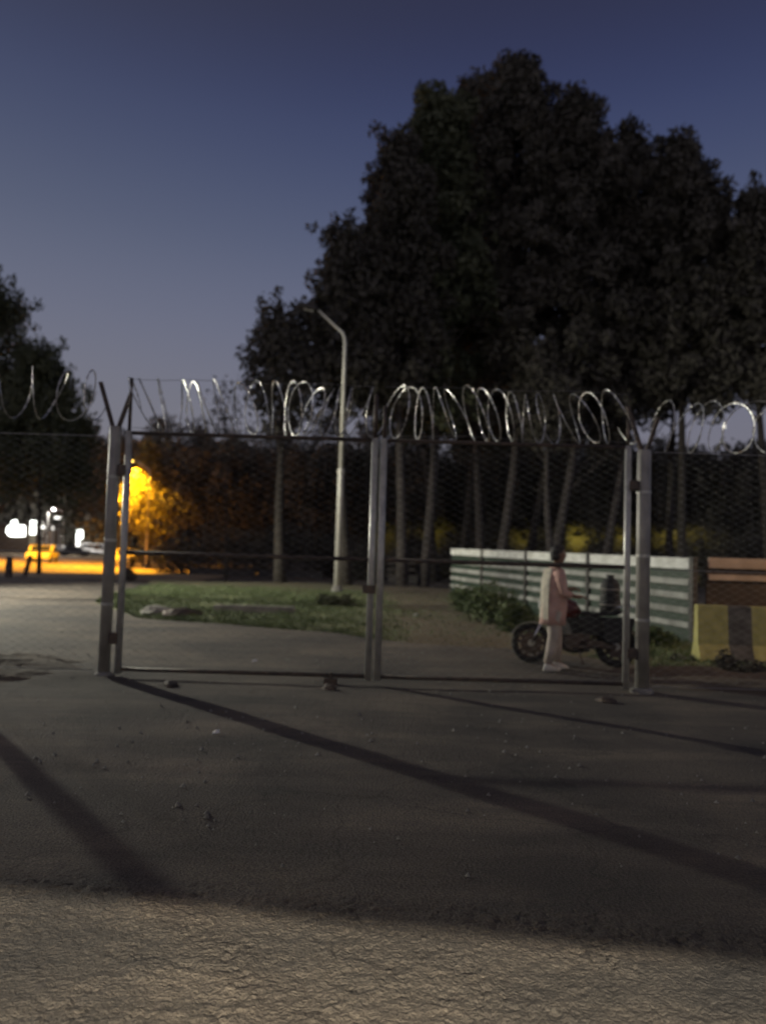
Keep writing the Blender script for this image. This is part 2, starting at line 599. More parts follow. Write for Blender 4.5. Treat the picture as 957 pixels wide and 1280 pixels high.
gx = np.array([-900, -500, -250, -120, -60, -30, -15, -8, -4, 0, 4, 8, 15, 30, 60, 120, 250, 500, 900.0])
gy = np.array([-60, -20, -8, 0, 6, 9, 11, 13, 16, 20, 25, 30, 37, 50, 70, 100, 150, 300, 600, 1200.0])
X, Y = np.meshgrid(gx, gy, indexing='ij')
V = np.stack([X, Y, X * 0 - 0.05], -1).reshape(-1, 3)
idx = np.arange(X.size).reshape(X.shape)
F = np.stack([idx[:-1, :-1], idx[1:, :-1], idx[1:, 1:], idx[:-1, 1:]], -1).reshape(-1, 4)
tag(npmesh('ground', V, F, M['soil']), kind='structure')

mb = MB()
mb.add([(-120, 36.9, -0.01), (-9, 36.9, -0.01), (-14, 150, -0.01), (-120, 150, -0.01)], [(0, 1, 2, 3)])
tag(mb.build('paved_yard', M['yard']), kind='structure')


def patch(name, x0, x1, y0, y1, h, seed):
    u = np.linspace(0, 1, 70)
    X, Y = np.meshgrid(x0 + (x1 - x0) * u, y0 + (y1 - y0) * u, indexing='ij')
    U, W = np.meshgrid(u, u, indexing='ij')
    e = np.clip(1 - (np.abs(2 * U - 1) ** 2.5 + np.abs(2 * W - 1) ** 2.5), -1, 1) + 0.9 * (fbm(X * 1.5, Y * 2.5, 4, seed) - 0.5)
    Z = -0.05 + 0.09 * np.clip(e, 0, 0.7) / 0.7 + h * np.clip(e, 0, 1) * fbm(X * 2.5, Y * 3.5, 4, seed + 3)
    idx = np.arange(X.size).reshape(X.shape)
    F = np.stack([idx[:-1, :-1], idx[1:, :-1], idx[1:, 1:], idx[:-1, 1:]], -1).reshape(-1, 4)
    tag(npmesh(name, np.stack([X, Y, Z], -1).reshape(-1, 3), F, M['soil'], smooth=True), kind='structure')


patch('soil_patch', -7.6, -3.4, 8.4, 11.3, 0.16, 90)
patch('soil_patch', 3.2, 9.5, 8.9, 12.6, 0.14, 95)
n = 5000
qx = rng.uniform(-9, 9, n)
qy = rng.uniform(3.9, 16, n)
keep = (fbm(qx * 0.6, qy * 0.6, 3, 120) > rng.uniform(0.35, 0.75, n)) & (qy < yb(qx))
qx, qy = qx[keep], qy[keep]
n = len(qx)
qs = rng.uniform(0.006, 0.022, n) * rng.uniform(0.5, 1.4, n)
qa = rng.uniform(0, 6.28, n)
V = np.stack([np.stack([qx + qs * np.cos(qa + k * 2.09), qy + qs * np.sin(qa + k * 2.09), np.full(n, 0.028)], -1) for k in range(3)] + [np.stack([qx, qy, 0.03 + qs], -1)], 1).reshape(-1, 3)
b4 = np.arange(n)[:, None, None] * 4
F = (b4 + np.array([[0, 1, 3], [1, 2, 3], [2, 0, 3]])[None]).reshape(-1, 3)
tag(npmesh('grit', V, F, M['concrete']), 'loose grit and leaf scraps scattered on the road', 'grit', kind='stuff')


def bare(x, y):
    b = np.clip((x + 1.2) / 2.2, 0, 1) * np.clip((4.6 - x) / 1.6, 0, 1)
    b = b + np.clip((y - 24) / 9, 0, 1) * 0.6
    return np.clip(b + (fbm(x * 0.9, y * 0.9, 3, 33) - 0.5) * 0.9, 0, 1)


def vz(x, y):
    e = np.clip((y - yb(x) + 0.15) / 0.9, 0, 1)
    return -0.03 + e * (0.11 + 0.16 * (fbm(x * 0.55, y * 0.55, 3, 41) - 0.35)) + 0.03 * (fbm(x * 3, y * 3, 2, 44) - 0.5)


xs = np.arange(-10.5, 12.01, 0.16)
ts = np.linspace(0, 1, 110) ** 1.2
X = np.repeat(xs[:, None], len(ts), 1)
Y = (yb(xs) - 0.15)[:, None] + (36.5 - yb(xs) + 0.15)[:, None] * ts[None, :]
Z = vz(X, Y)
V = np.stack([X, Y, Z], -1).reshape(-1, 3)
idx = np.arange(X.size).reshape(X.shape)
F = np.stack([idx[:-1, :-1], idx[1:, :-1], idx[1:, 1:], idx[:-1, 1:]], -1).reshape(-1, 4)
verge = npmesh('grass_verge', V, F, M['verge'], smooth=True)
at = verge.data.attributes.new('bare', 'FLOAT', 'POINT')
at.data.foreach_set('value', bare(X, Y).ravel().astype(np.float32))
tag(verge, kind='structure')

# grass blades on the verge
n = 90000
bx = rng.uniform(-9, 8.5, n)
by = yb(bx) + 0.1 + (31 - yb(bx)) * rng.uniform(0, 1, n) ** 1.6
keep = rng.uniform(0, 1, n) > bare(bx, by) * 0.93
bx, by = bx[keep], by[keep]
n = len(bx)
bh = rng.uniform(0.03, 0.11, n) * (0.4 + 1.2 * fbm(bx * 1.3, by * 1.3, 2, 50))
th = rng.uniform(0, 6.28, n)
bw = 0.012
ln = rng.uniform(-0.05, 0.05, (n, 2))
bz = vz(bx, by) - 0.01
V = np.stack([np.stack([bx - bw * np.cos(th), by - bw * np.sin(th), bz], -1),
              np.stack([bx + bw * np.cos(th), by + bw * np.sin(th), bz], -1),
              np.stack([bx + ln[:, 0], by + ln[:, 1], bz + bh], -1)], 1).reshape(-1, 3)
tag(npmesh('grass', V, np.arange(3 * n).reshape(-1, 3), M['leafG']), 'short rough grass on the lit verge beyond the gate', 'grass', kind='stuff')

# ------------------------------------------------------------------ gate and fence
GY = 9.55           # plane of the gate
TOP, MID, BOT = 3.08, 1.57, 0.12


def gx_at(px, py):
    return P(px, py, GY).x


def chainlink(x0, x1, z0, z1, pitch=0.085, r=0.0023):
    """woven wires, three-sided, as one mesh"""
    nw = int((x1 - x0) / pitch)
    nz = int((z1 - z0) / (pitch * 0.5))
    hz = (z1 - z0) / nz
    Vs = []
    Fs = []
    k = np.arange(nz + 1)
    zz = z0 + k * hz
    base = 0
    w = (x1 - x0) / nw
    for i in range(nw):
        xc = x0 + (i + 0.5) * w
        s = np.where((k + i) % 2 == 0, 1.0, -1.0)
        xw = xc + s * w * 0.52
        yw = 0.004 * np.where(k % 2 == 0, 1, -1) + rng.normal(0, 0.0005)
        rings = []
        for a in range(3):
            an = a * 2.094
            rings.append(np.stack([xw + r * math.cos(an), yw + r * math.sin(an), zz], -1))
        v = np.stack(rings, 1).reshape(-1, 3)
        Vs.append(v)
        q = np.arange(nz)
        for a in range(3):
            b = (a + 1) % 3
            Fs.append(np.stack([base + q * 3 + a, base + q * 3 + b, base + (q + 1) * 3 + b, base + (q + 1) * 3 + a], -1))
        base += len(v)
    return np.concatenate(Vs), np.concatenate(Fs)


def coil(x0, x1, zc, rad, pitch, seed, thick=0.0056, barb=0.02):
    rd = random.Random(seed)
    pts = []
    x = x0
    turn = 0
    N = 26
    amp = rd.uniform(0.06, 0.16)
    ph = rd.uniform(0, 6)
    rr = rad
    cz = 0
    p = pitch
    while x < x1:
        amp2 = rd.uniform(0.03, 0.19)
        ph2 = ph + rd.uniform(-1.1, 1.1)
        rr2 = rad * rd.uniform(0.88, 1.06)
        cz2 = rd.uniform(-0.02, 0.02)
        p2 = pitch * rd.uniform(0.45, 1.6)
        for k in range(N):
            f = k / N
            a = 2 * math.pi * f
            A = amp + (amp2 - amp) * f
            H = ph + (ph2 - ph) * f
            r_ = rr + (rr2 - rr) * f
            c_ = cz + (cz2 - cz) * f
            xx = x + (p + (p2 - p) * f * 0.5) * f + A * math.sin(a + H)
            pts.append(Vector((xx, r_ * math.cos(a), zc + c_ + (r_ - rad) + r_ * math.sin(a))))
        x = x + (p + (p2 - p) * 0.5)
        amp, ph, rr, cz, p = amp2, ph2, rr2, cz2, p2
    m = MB()
    m.tube(pts, thick, 4)
    # barbs: bow-tie blades
    for i in range(len(pts) - 1):
        t = (pts[i + 1] - pts[i])
        L = t.length
        t.normalize()
        for q in range(2):
            c = pts[i].lerp(pts[i + 1], 0.25 + q * 0.5)
            rnd = Vector((rd.uniform(-1, 1), rd.uniform(-1, 1), rd.uniform(-1, 1)))
            s = t.cross(rnd).normalized()
            nn = t.cross(s) * 0.0008
            for sg in (-1, 1):
                tip1 = c + s * barb * sg + t * barb * 0.95
                tip2 = c + s * barb * sg - t * barb * 0.95
                m.add([c + t * 0.008, tip1, c + s * sg * 0.007, tip2, c - t * 0.008], [(0, 1, 2), (2, 3, 4), (0, 2, 4)])
    return m


def pipe(a, b, r, name, parent, m=None, n=12):
    return MB().tube([a, b], r, n).build(name, m or M['galv'], parent, smooth=True)


def leaf(name, label, x0, x1, hinge_left, ext_hinge, ext_meet, seed):
    """one gate leaf; x0..x1 in the world, built about its hinge foot"""
    g = empty(name, (x0 if hinge_left else x1, GY, 0))
    ox = g.location.x
    a, b = x0 - ox, x1 - ox
    r = 0.036
    za, zb = (ext_hinge, ext_meet) if hinge_left else (ext_meet, ext_hinge)
    for xx, ze in ((a, za), (b, zb)):
        pipe((xx, 0, 0.07), (xx, 0, TOP + 0.02), 0.043, 'stile', g)
        pipe((xx, 0, TOP + 0.02), (xx, 0, ze), 0.028 if ze > 3.6 and xx != (a if hinge_left else b) else 0.022, 'coil_upright', g, M['darksteel'])
    for z in (TOP, MID, BOT):
        pipe((a + 0.043, 0, z), (b - 0.043, 0, z), 0.026, 'rail', g, M['darksteel'])
    V, F = chainlink(a + 0.045, b - 0.045, BOT + 0.02, TOP - 0.02)
    V = V + np.array([0, -0.03, 0])
    tag(npmesh('chain_link_mesh', V, F, M['wire'], g), kind='stuff')
    coil(a + 0.05, b - 0.1, TOP + 0.37, 0.335, 0.20 if hinge_left else 0.19, seed).build('razor_coil', M['razor'], g)
    for z in (TOP + 0.07, TOP + 0.69):
        MB().tube([(a + (b - a) * k / 8, 0.0, z + 0.012 * math.sin(k * 1.7 + z)) for k in range(9)], 0.003, 4).build('tie_wire', M['wire'], g)
    return tag(g, label, 'gate')


xL = gx_at(147, 846)
xM1 = gx_at(459.5, 856)
xM2 = gx_at(471, 856)
xR = gx_at(781, 866)
gl = leaf('gate_leaf', 'left leaf of the chain link gate, hinged at the left forked post', xL, xM1, True, 3.78, 3.66, 11)
gr = leaf('gate_leaf', 'right leaf of the chain link gate, closest to the motorcycle', xM2, xR, False, 3.45, 3.52, 23)
# latch and hinge blocks
for z in (0.5, 2.6):
    MB().box((-0.06, 0, z), (0.1, 0.12, 0.14)).build('hinge', M['darksteel'], gl, bevel=0.01)
    MB().box((0.07, 0, z), (0.12, 0.12, 0.12)).build('hinge', M['darksteel'], gr, bevel=0.01)
MB().box((xM1 - gl.location.x - 0.02, -0.06, 1.2), (0.16, 0.03, 0.1)).build('latch', M['darksteel'], gl, bevel=0.005)
MB().tube([(xM1 - gl.location.x - 0.45, -0.04, 0.16), (xM1 - gl.location.x - 0.47, -0.04, 0.02)], 0.02, 8).box((xM1 - gl.location.x - 0.46, -0.05, 0.05), (0.16, 0.1, 0.07)).build('drop_bolt', M['darksteel'], gl)


def fence_post(x, w, h, label, arms=True, m=None, group=None):
    p = empty('fence_post', (x, GY + 0.02, 0))
    MB().tube([(0, 0, -0.1), (0, 0, h - 0.02), (0, 0, h)], [w / 2, w / 2, w / 2 - 0.02], 24).build('shaft', m or M['postpaint'], p, smooth=True)
    MB().lathe((0, 0, 0.0), [(w * 0.9, -0.05), (w * 0.85, 0.05), (w * 0.55, 0.08)], 16).build('footing', M['concrete'], p)
    if arms:
        for s, L in ((-1, 0.56), (1, 0.42)):
            MB().beam((s * 0.02, 0, h - 0.06), (s * 0.02 + s * 0.36 * L, 0, h + L), 0.045, 0.045, (0, 1, 0)).build('arm', M['darksteel'], p)
    for z in (0.9, 1.7, 2.5):
        MB().lathe((0, 0, z), [(w / 2 + 0.004, 0), (w / 2 + 0.006, 0.004), (w / 2 + 0.006, 0.03), (w / 2 + 0.004, 0.034)], 20).build('strap', M['galv'], p)
    tag(p, label, 'fence post', group)
    return p


xpl = gx_at(128, 846) + 0.01
xpr = gx_at(802, 872)
fence_post(xpl, 0.145, 3.16, 'round grey post with forked steel arms at the left end of the gate')
fence_post(xpr, 0.17, 3.06, 'thick dark round post with forked arms at the right end of the gate')


def side_fence(x0, x1, label, seed, zc):
    f = empty('wire_fence', (x0, GY, 0))
    w = x1 - x0
    for xx in (0.0, w):
        if abs(x0 + xx - xpr) > 0.3 and not (xx == w and x1 <= xpl + 0.01):
            MB().tube([(xx, 0, -0.1), (xx, 0, 3.14)], 0.075, 16).build('post', M['postpaint'], f, smooth=True)
            for s in (-1, 1):
                MB().beam((xx + s * 0.02, 0, 3.1), (xx + s * 0.2, 0, 3.6), 0.04, 0.04, (0, 1, 0)).build('arm', M['darksteel'], f)
    a, b = (0.12 if abs(x0 - xpl) < 0.3 or abs(x0 - xpr) < 0.3 else 0.08), w - (0.12 if abs(x1 - xpl) < 0.3 else 0.08)
    for z in (3.03, 1.55, 0.1):
        MB().tube([(a, 0, z), (b, 0, z)], 0.005, 6).build('line_wire', M['wire'], f)
    V, F = chainlink(a, b, 0.12, 3.01)
    tag(npmesh('chain_link_mesh', V, F, M['wire'], f), kind='stuff')
    coil(a, b - 0.1, zc, 0.33, 0.34, seed + 20).build('razor_coil', M['razor'], f)
    tag(f, label, 'wire fence')


side_fence(xpl - 2.25, xpl, 'chain link fence running left from the forked grey post', 5, 3.56)
side_fence(xpl - 5.4, xpl - 2.25 - 0.08, 'outer length of chain link fence left of the gate', 6, 3.56)
side_fence(xpr, xpr + 3.2, 'chain link fence in front of the yellow and black barrier', 8, 3.38)

# ------------------------------------------------------------------ rubble round the post feet


def rock(loc, s, seed, label, name='stone', m=None, flat=0.6):
    rd = np.random.default_rng(seed)
    mb_ = MB()
    import bmesh
    bm = bmesh.new()
    bmesh.ops.create_icosphere(bm, subdivisions=2, radius=1)
    for v in bm.verts:
        k = 1 + 0.35 * (rd.uniform() - 0.5)
        v.co = Vector((v.co.x * s[0] * k, v.co.y * s[1] * k, max(v.co.z, -0.5) * s[2] * k))
    me = bpy.data.meshes.new(name)
    bm.to_mesh(me)
    bm.free()
    me.materials.append(m or M['stone'])
    o = bpy.data.objects.new(name, me)
    COL.objects.link(o)
    o.location = loc
    o.rotation_euler = (0, 0, rd.uniform(0, 3))
    tag(o, label, 'stone')
    return o


rock(G(213, 856, 0.03), (0.12, 0.08, 0.05), 1, 'flat dark stone on the road beside the left gate post foot', m=M['darksteel'])
rock(G(412, 861, 0.03), (0.09, 0.07, 0.06), 2, 'dark lump on the road at the foot of the left leaf near the centre', m=M['darksteel'])
rock(G(757, 876, 0.03), (0.12, 0.08, 0.05), 9, 'flat dark stone lying left of the right forked post', m=M['darksteel'])
rock(G(195, 765, 0.10), (0.42, 0.3, 0.17), 5, 'pale flat rock on the lit grass left of the lamp post')
rock(G(228, 768, 0.10), (0.5, 0.3, 0.16), 12, 'low dark rock behind the pale rock on the grass', m=M['darksteel'])
tag(MB().box((0, 0, 0.14), (2.0, 0.16, 0.2)).build('kerb_stone', M['stone'], bevel=0.02, loc=G(318, 769, 0.03)), 'long low kerb stone lying on the lit grass', 'kerb')
for i, (px, py, s, lb) in enumerate([(270, 917, 0.035, 'scrap of white litter on the road left of the long post shadow'),
                                     (318, 827, 0.04, 'scrap of white litter on the road behind the left gate leaf'),
                                     (519, 769, 0.06, 'scrap of white litter on the bare verge right of the lamp post')]):
    p = G(px, py, 0.03 if py > 800 else 0.12)
    m_ = MB()
    m_.add([(-s, -s * .6, 0), (s, -s * .4, 0.01), (s * .7, s, 0.03), (-s * .8, s * .5, 0.015), (0, 0, 0.035)], [(0, 1, 4), (1, 2, 4), (2, 3, 4), (3, 0, 4)])
    o = m_.build('litter', M['litter'], loc=p)
    tag(o, lb, 'litter')

# ------------------------------------------------------------------ added unseen blocker behind the camera, its lip cuts off the lamp's near strip
sh = empty('light_blocker', (0, -4.5, 0), R(-8))
MB().box((0, 0.75, 3.25), (11.0, 5.0, 0.12)).build('roof', M['roof'], sh)
MB().box((0, 3.0, 2.505), (11.0, 0.06, 1.37)).build('cutoff_lip', M['greypost'], sh)
MB().box((0, -1.5, 1.6), (11.0, 0.15, 3.18)).build('wall', M['render'], sh)
for sx in (-1, 1):
    MB().box((sx * 5.4, 2.9, 1.6), (0.12, 0.12, 3.18)).build('post', M['darksteel'], sh)
tag(sh, 'added unseen roof and lip behind the photographer that cut off the lamp light', 'blocker')
lp = empty('rear_lamp', REAR)
MB().lathe((0, 0, 0.06), [(0.02, 0.0), (0.07, 0.02), (0.07, 0.10)], 12).build('lamp_holder', M['darksteel'], lp)
tag(lp, 'bare bulb holder under the added roof behind the camera', 'lamp')


def street_lamp(loc, h, arm, label, head=True, lit=None, r=0.13, rz=0.0, m=None):
    """tapered post, bent arm towards local -x, luminaire"""
    t = empty('street_lamp', loc, rz)
    n_ = 14
    MB().tube([(0, 0, -0.1), (0, 0, h * 0.45), (0, 0, h * 0.45 + 0.03)], [r, r * 0.84, r * 0.8], n_).build('lower_pole', m or M['lamp'], t, smooth=True)
    MB().tube([(0, 0, h * 0.45 + 0.03), (0, 0, h * 0.93), (-0.03, 0, h * 0.955), (-0.12, 0, h * 0.975), (-0.5, 0, h * 1.005), (-arm, 0, h * 1.06)],
              [r * 0.66, r * 0.5, r * 0.48, r * 0.42, r * 0.36, r * 0.3], n_).build('upper_pole', m or M['lamp'], t, smooth=True)
    MB().lathe((0, 0, h * 0.45 - 0.08), [(r * 1.0, 0), (r * 1.08, 0.04), (r * 1.0, 0.16), (r * 0.7, 0.2)], n_).build('collar', m or M['lamp'], t)
    MB().lathe((0, 0, -0.02), [(r * 1.7, 0), (r * 1.7, 0.14), (r * 1.2, 0.3)], n_).build('base', M['concrete'], t)
    if head:
        d = Vector((-1, 0, 0.22)).normalized()
        a = Vector((-arm + 0.06, 0, h * 1.06))
        MB().tube([a, a + d * 0.15, a + d * 0.4, a + d * 0.72, a + d * 0.85], [0.05, 0.11, 0.15, 0.12, 0.03], 10).build('lamp_head', M['greypost'] if not lit else M['greypost'], t, smooth=True)
        MB().tube([a + d * 0.25 + Vector((0, 0, -0.09)), a + d * 0.62 + Vector((0, 0, -0.09))], [0.07, 0.07], 8).build('lens', lit or M['lens'], t)
    return tag(t, label, 'street lamp')


LP = G(421, 741, 0.05)
street_lamp((LP.x, LP.y, 0.05), 10.7, 1.15, 'tall unlit pale street lamp standing on the grass verge behind the gate', r=0.135)
def lampof(L, label, lit):   # a lamp post whose head holds light L
    h = (L[2] + 0.28) / 1.06
    street_lamp((L[0] + 1.62, L[1], 0), h, 1.1, label, lit=lit, r=0.1)
lampof(MAST, 'tall mast with white floodlight far off to the left', M['glowhead'])
lampof(YARD, 'yard lamp just outside the left edge of the view', M['glowhead'])
lampof(SODB, 'sodium street lamp over the orange lit yard', M['glowsod'])
lampof(SIDE, 'sodium lamp to the right of the gate', M['glowsod'])
lampof(SODA, 'sodium street lamp among the leaves of the orange lit tree', M['glowsod'])

# ------------------------------------------------------------------ green and white panel fence
A = Vector((6.0, 14.6, 0))
B = Vector((2.5, 27.0, 0))


def bay(a, b, name, label, pm, rm, rails, top, z0=0.0, z1=0.0, post_at_start=True):
    """a fence bay from a to b; the rails stand proud on the -normal side"""
    f = empty(name, (a.x, a.y, 0))
    d = b - a
    L = d.length
    f.rotation_euler = (0, 0, math.atan2(d.y, d.x))
    sl = (z1 - z0)
    ax = Vector((L, 0, sl)).normalized()

    def bm_(x0, x1, y, zlo, zhi, th, nm, m):
        za = z0 + sl * x0 / L
        zb_ = z0 + sl * x1 / L
        mb_ = MB()
        mb_.add([(x0, y - th / 2, za + zlo), (x1, y - th / 2, zb_ + zlo), (x1, y + th / 2, zb_ + zlo), (x0, y + th / 2, za + zlo),
                 (x0, y - th / 2, za + zhi), (x1, y - th / 2, zb_ + zhi), (x1, y + th / 2, zb_ + zhi), (x0, y + th / 2, za + zhi)],
                [(3, 2, 1, 0), (4, 5, 6, 7), (0, 1, 5, 4), (2, 3, 7, 6), (1, 2, 6, 5), (3, 0, 4, 7)])
        return mb_.build(nm, m, f, bevel=0.006)
    bm_(0.06, L - 0.06, 0, 0.06, top - 0.03, 0.03, 'panel', pm)
    for i, (lo, hi) in enumerate(rails):
        bm_(0.09, L - 0.09, 0.045, lo, hi, 0.05, 'rail', rm if i == 0 or rm is not M['white'] else M['whitedim'])
    bm_(-0.055, 0.055, 0.03, -0.1, top + 0.04, 0.11, 'post', M['greypost'])
    tag(f, label, 'fence', 'panel fence behind the motorcycle')
    return f


RL = [(1.54, 1.76), (1.23, 1.35), (0.955, 1.08), (0.68, 0.80), (0.41, 0.52)]
tt = [0, 0.291, 0.545, 0.785, 1.006]
lab = ['nearest bay of green fence with white rails, right of the motorcycle', 'second green bay with white rails, directly behind the motorcycle',
       'third green bay with white rails, behind the standing person', 'farthest green bay with white rails, half covered by weeds']
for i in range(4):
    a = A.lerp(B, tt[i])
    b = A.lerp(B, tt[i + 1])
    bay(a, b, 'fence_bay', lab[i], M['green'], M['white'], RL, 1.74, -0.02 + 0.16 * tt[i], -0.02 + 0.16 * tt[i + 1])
RT = [(1.56, 1.76), (1.33, 1.44), (0.75, 0.84)]
# built from right to left so that its rails face the camera
bay(Vector((9.5, 14.75, 0)), Vector((6.15, 14.6, 0)), 'fence_bay', 'brown fence bay with tan rails behind the yellow and black barrier', M['brownpanel'], M['tan'], RT, 1.70)
bay(Vector((12.9, 14.9, 0)), Vector((9.56, 14.75, 0)), 'fence_bay', 'brown fence bay with tan rails farther right of the barrier', M['brownpanel'], M['tan'], RT, 1.70)
# far low fence under the trees
for i, (pa, pb, dist, lb) in enumerate([((235, 712), (318, 713), 46, 'dim rail fence low under the dark trees, left length'),
                                        ((322, 713), (402, 714), 46, 'dim rail fence low under the dark trees, behind the street lamp'),
                                        ((480, 716), (521, 717), 42, 'short pale rail fence between the gate centre and the tree trunks')]):
    a = P(*pa, dist)
    b = P(*pb, dist)
    a.z = b.z = 0
    bay(b, a, 'rail_fence', lb, M['greypost'], M['bark'], [(1.1, 1.22), (0.75, 0.85), (0.4, 0.5)], 0.5).pop('group', None)

# ------------------------------------------------------------------ concrete barrier
jb = empty('road_barrier', (P(869, 790, 12.45).x, 12.45, 0), R(-9))
prof = [(-0.30, 0), (-0.30, 0.12), (-0.16, 0.36), (-0.10, 0.97), (0.10, 0.97), (0.16, 0.36), (0.30, 0.12), (0.30, 0)]
x = 0.0
for i, w in enumerate([0.46, 0.36, 0.46, 0.36, 0.46, 0.36, 0.46]):
    mb = MB()
    n_ = len(prof)
    vs = [(x, y, z) for y, z in prof] + [(x + w, y, z) for y, z in prof]
    fs = [(k, (k + 1) % n_, n_ + (k + 1) % n_, n_ + k) for k in range(n_)]
    if i == 0:
        fs.append(tuple(range(n_))[::-1])
    if i == 6:
        fs.append(tuple(range(n_, 2 * n_)))
    mb.add(vs, fs)
    mb.build('yellow_band' if i % 2 == 0 else 'black_band', M['yellow'] if i % 2 == 0 else M['black'], jb)
    x += w
tag(jb, 'concrete road barrier painted in yellow and black bands at the right edge', 'road barrier')

# ------------------------------------------------------------------ vegetation


def leaves(C, n, size, rg, asp=0.38, droop=0.5):
    """C: centres (n,3) -> quads"""
    n = len(C)
    d = rg.normal(0, 1, (n, 3))
    d[:, 2] -= droop
    d /= np.linalg.norm(d, axis=1)[:, None]
    r = rg.normal(0, 1, (n, 3))
    s = np.cross(d, r)
    s /= np.linalg.norm(s, axis=1)[:, None] + 1e-9
    L = size * rg.uniform(0.6, 1.3, (n, 1))
    a = C - d * L * 0.5
    b = C + d * L * 0.5
    c = C + s * L * asp * 0.5
    e = C - s * L * asp * 0.5
    V = np.stack([a, c, b, e], 1).reshape(-1, 3)
    F = np.arange(4 * n).reshape(-1, 4)
    return V, F


def crown_mesh(shape, nclump, nleaf, size, rg, clump=(0.5, 1.2), droop=0.5):
    """shape: function t in 0..1 (bottom..top) -> (cx, cz, radius)"""
    cs = []
    for i in range(nclump):
        t = rg.uniform() ** 0.9
        cx, cz, rad = shape(t)
        a = rg.uniform(0, 6.283)
        q = math.sqrt(rg.uniform(0.12, 1.0))
        cs.append((cx + rad * q * math.cos(a), rad * q * math.sin(a) * 0.9, cz + rg.normal(0, 0.3), rg.uniform(*clump)))
    for i in range(int(nclump * 0.8)):       # small outer sprigs make the outline uneven
        t = rg.uniform() ** 0.7
        cx, cz, rad = shape(t)
        a = rg.uniform(0, 6.283)
        q = rg.uniform(1.0, 1.38)
        cs.append((cx + rad * q * math.cos(a) + (rg.normal(0, 0.5) if t > 0.9 else 0), rad * q * math.sin(a) * 0.9, cz + rg.normal(0, 0.5) + 0.5 * (t > 0.8), rg.uniform(clump[0] * 0.5, clump[0] * 1.1)))
    cs = np.array(cs)
    nclump = len(cs)
    per = rg.choice(nclump, nleaf, p=(cs[:, 3] ** 2) / (cs[:, 3] ** 2).sum())
    off = rg.normal(0, 1, (nleaf, 3))
    off /= np.linalg.norm(off, axis=1)[:, None]
    off *= (rg.uniform(0, 1, (nleaf, 1)) ** 0.45) * cs[per, 3:4]
    off[:, 2] *= 1.15
    V, F = leaves(cs[per, :3] + off, nleaf, size, rg, droop=droop)
    return V, F, cs


def tree(name, label, px, ptop, hw, pbot, depth, nclump, nleaf, size, seed, lm='leafA', bm='darkbark', trunk_r=0.2, lean=0.0, prof=None,
         clump=(0.5, 1.2), group=None, base_px=None, bend=0.0):
    rg = np.random.default_rng(seed)
    s = depth / FPX
    top = P(px, ptop, depth)
    bx = P(base_px if base_px is not None else px, 700, depth).x
    bot = P(px, pbot, depth)
    t = empty(name, (bx, depth, 0))
    H = top.z - clump[0] * 0.8
    z0 = bot.z
    W = hw * s - clump[0] * 0.7
    pr = prof or [(0, 0.6), (0.15, 0.9), (0.4, 1.0), (0.65, 0.9), (0.82, 0.62), (0.93, 0.32), (1, 0.10)]
    cx0 = bot.x - bx
    cx1 = top.x - bx

    def shape(u):
        return (cx0 + (cx1 - cx0) * u + lean * u, z0 + (H - z0) * u, W * np.interp(u, [p[0] for p in pr], [p[1] for p in pr]))
    V, F, cs = crown_mesh(shape, nclump, nleaf, size, rg, clump)
    npmesh('crown', V, F, M[lm], t)
    pts = []
    rs = []
    for k in range(9):
        f = k / 8
        z = -0.2 + (z0 + (H - z0) * 0.85) * f
        u = max(0, (z - z0) / (H - z0))
        xx = (cx0 + (cx1 - cx0) * u) * min(1, z / max(z0, 0.1)) if z0 > 0.5 else cx0 * u
        pts.append((xx + bend * math.sin(f * 5 + seed), bend * 0.6 * math.sin(f * 4 + seed * 2), z))
        rs.append(trunk_r * (1.15 - 0.95 * f) * (1.25 if k == 0 else 1))
    MB().tube(pts, rs, 8).build('trunk', M[bm], t, smooth=True)
    # limbs to some clumps
    lmB = MB()
    order = rg.permutation(len(cs))[:max(6, nclump // 4)]
    for j in order:
        c = cs[j]
        zz = max(1.0, c[2] - abs(c[0]) * 0.7 - 1.2)
        f = min(7.9, 8 * (zz + 0.2) / (z0 + (H - z0) * 0.85))
        if f < 0:
            continue
        i0 = int(f)
        a = Vector(pts[i0]).lerp(Vector(pts[i0 + 1]), f - i0)
        b = Vector(c[:3])
        mid = a.lerp(b, 0.5) + Vector((0, 0, -0.25))
        lmB.tube([a, mid, b], [trunk_r * 0.28, trunk_r * 0.17, 0.015], 5, caps=False)
    if lmB.f:
        lmB.build('limbs', M[bm], t, smooth=True)
    return tag(t, label, 'tree', group)


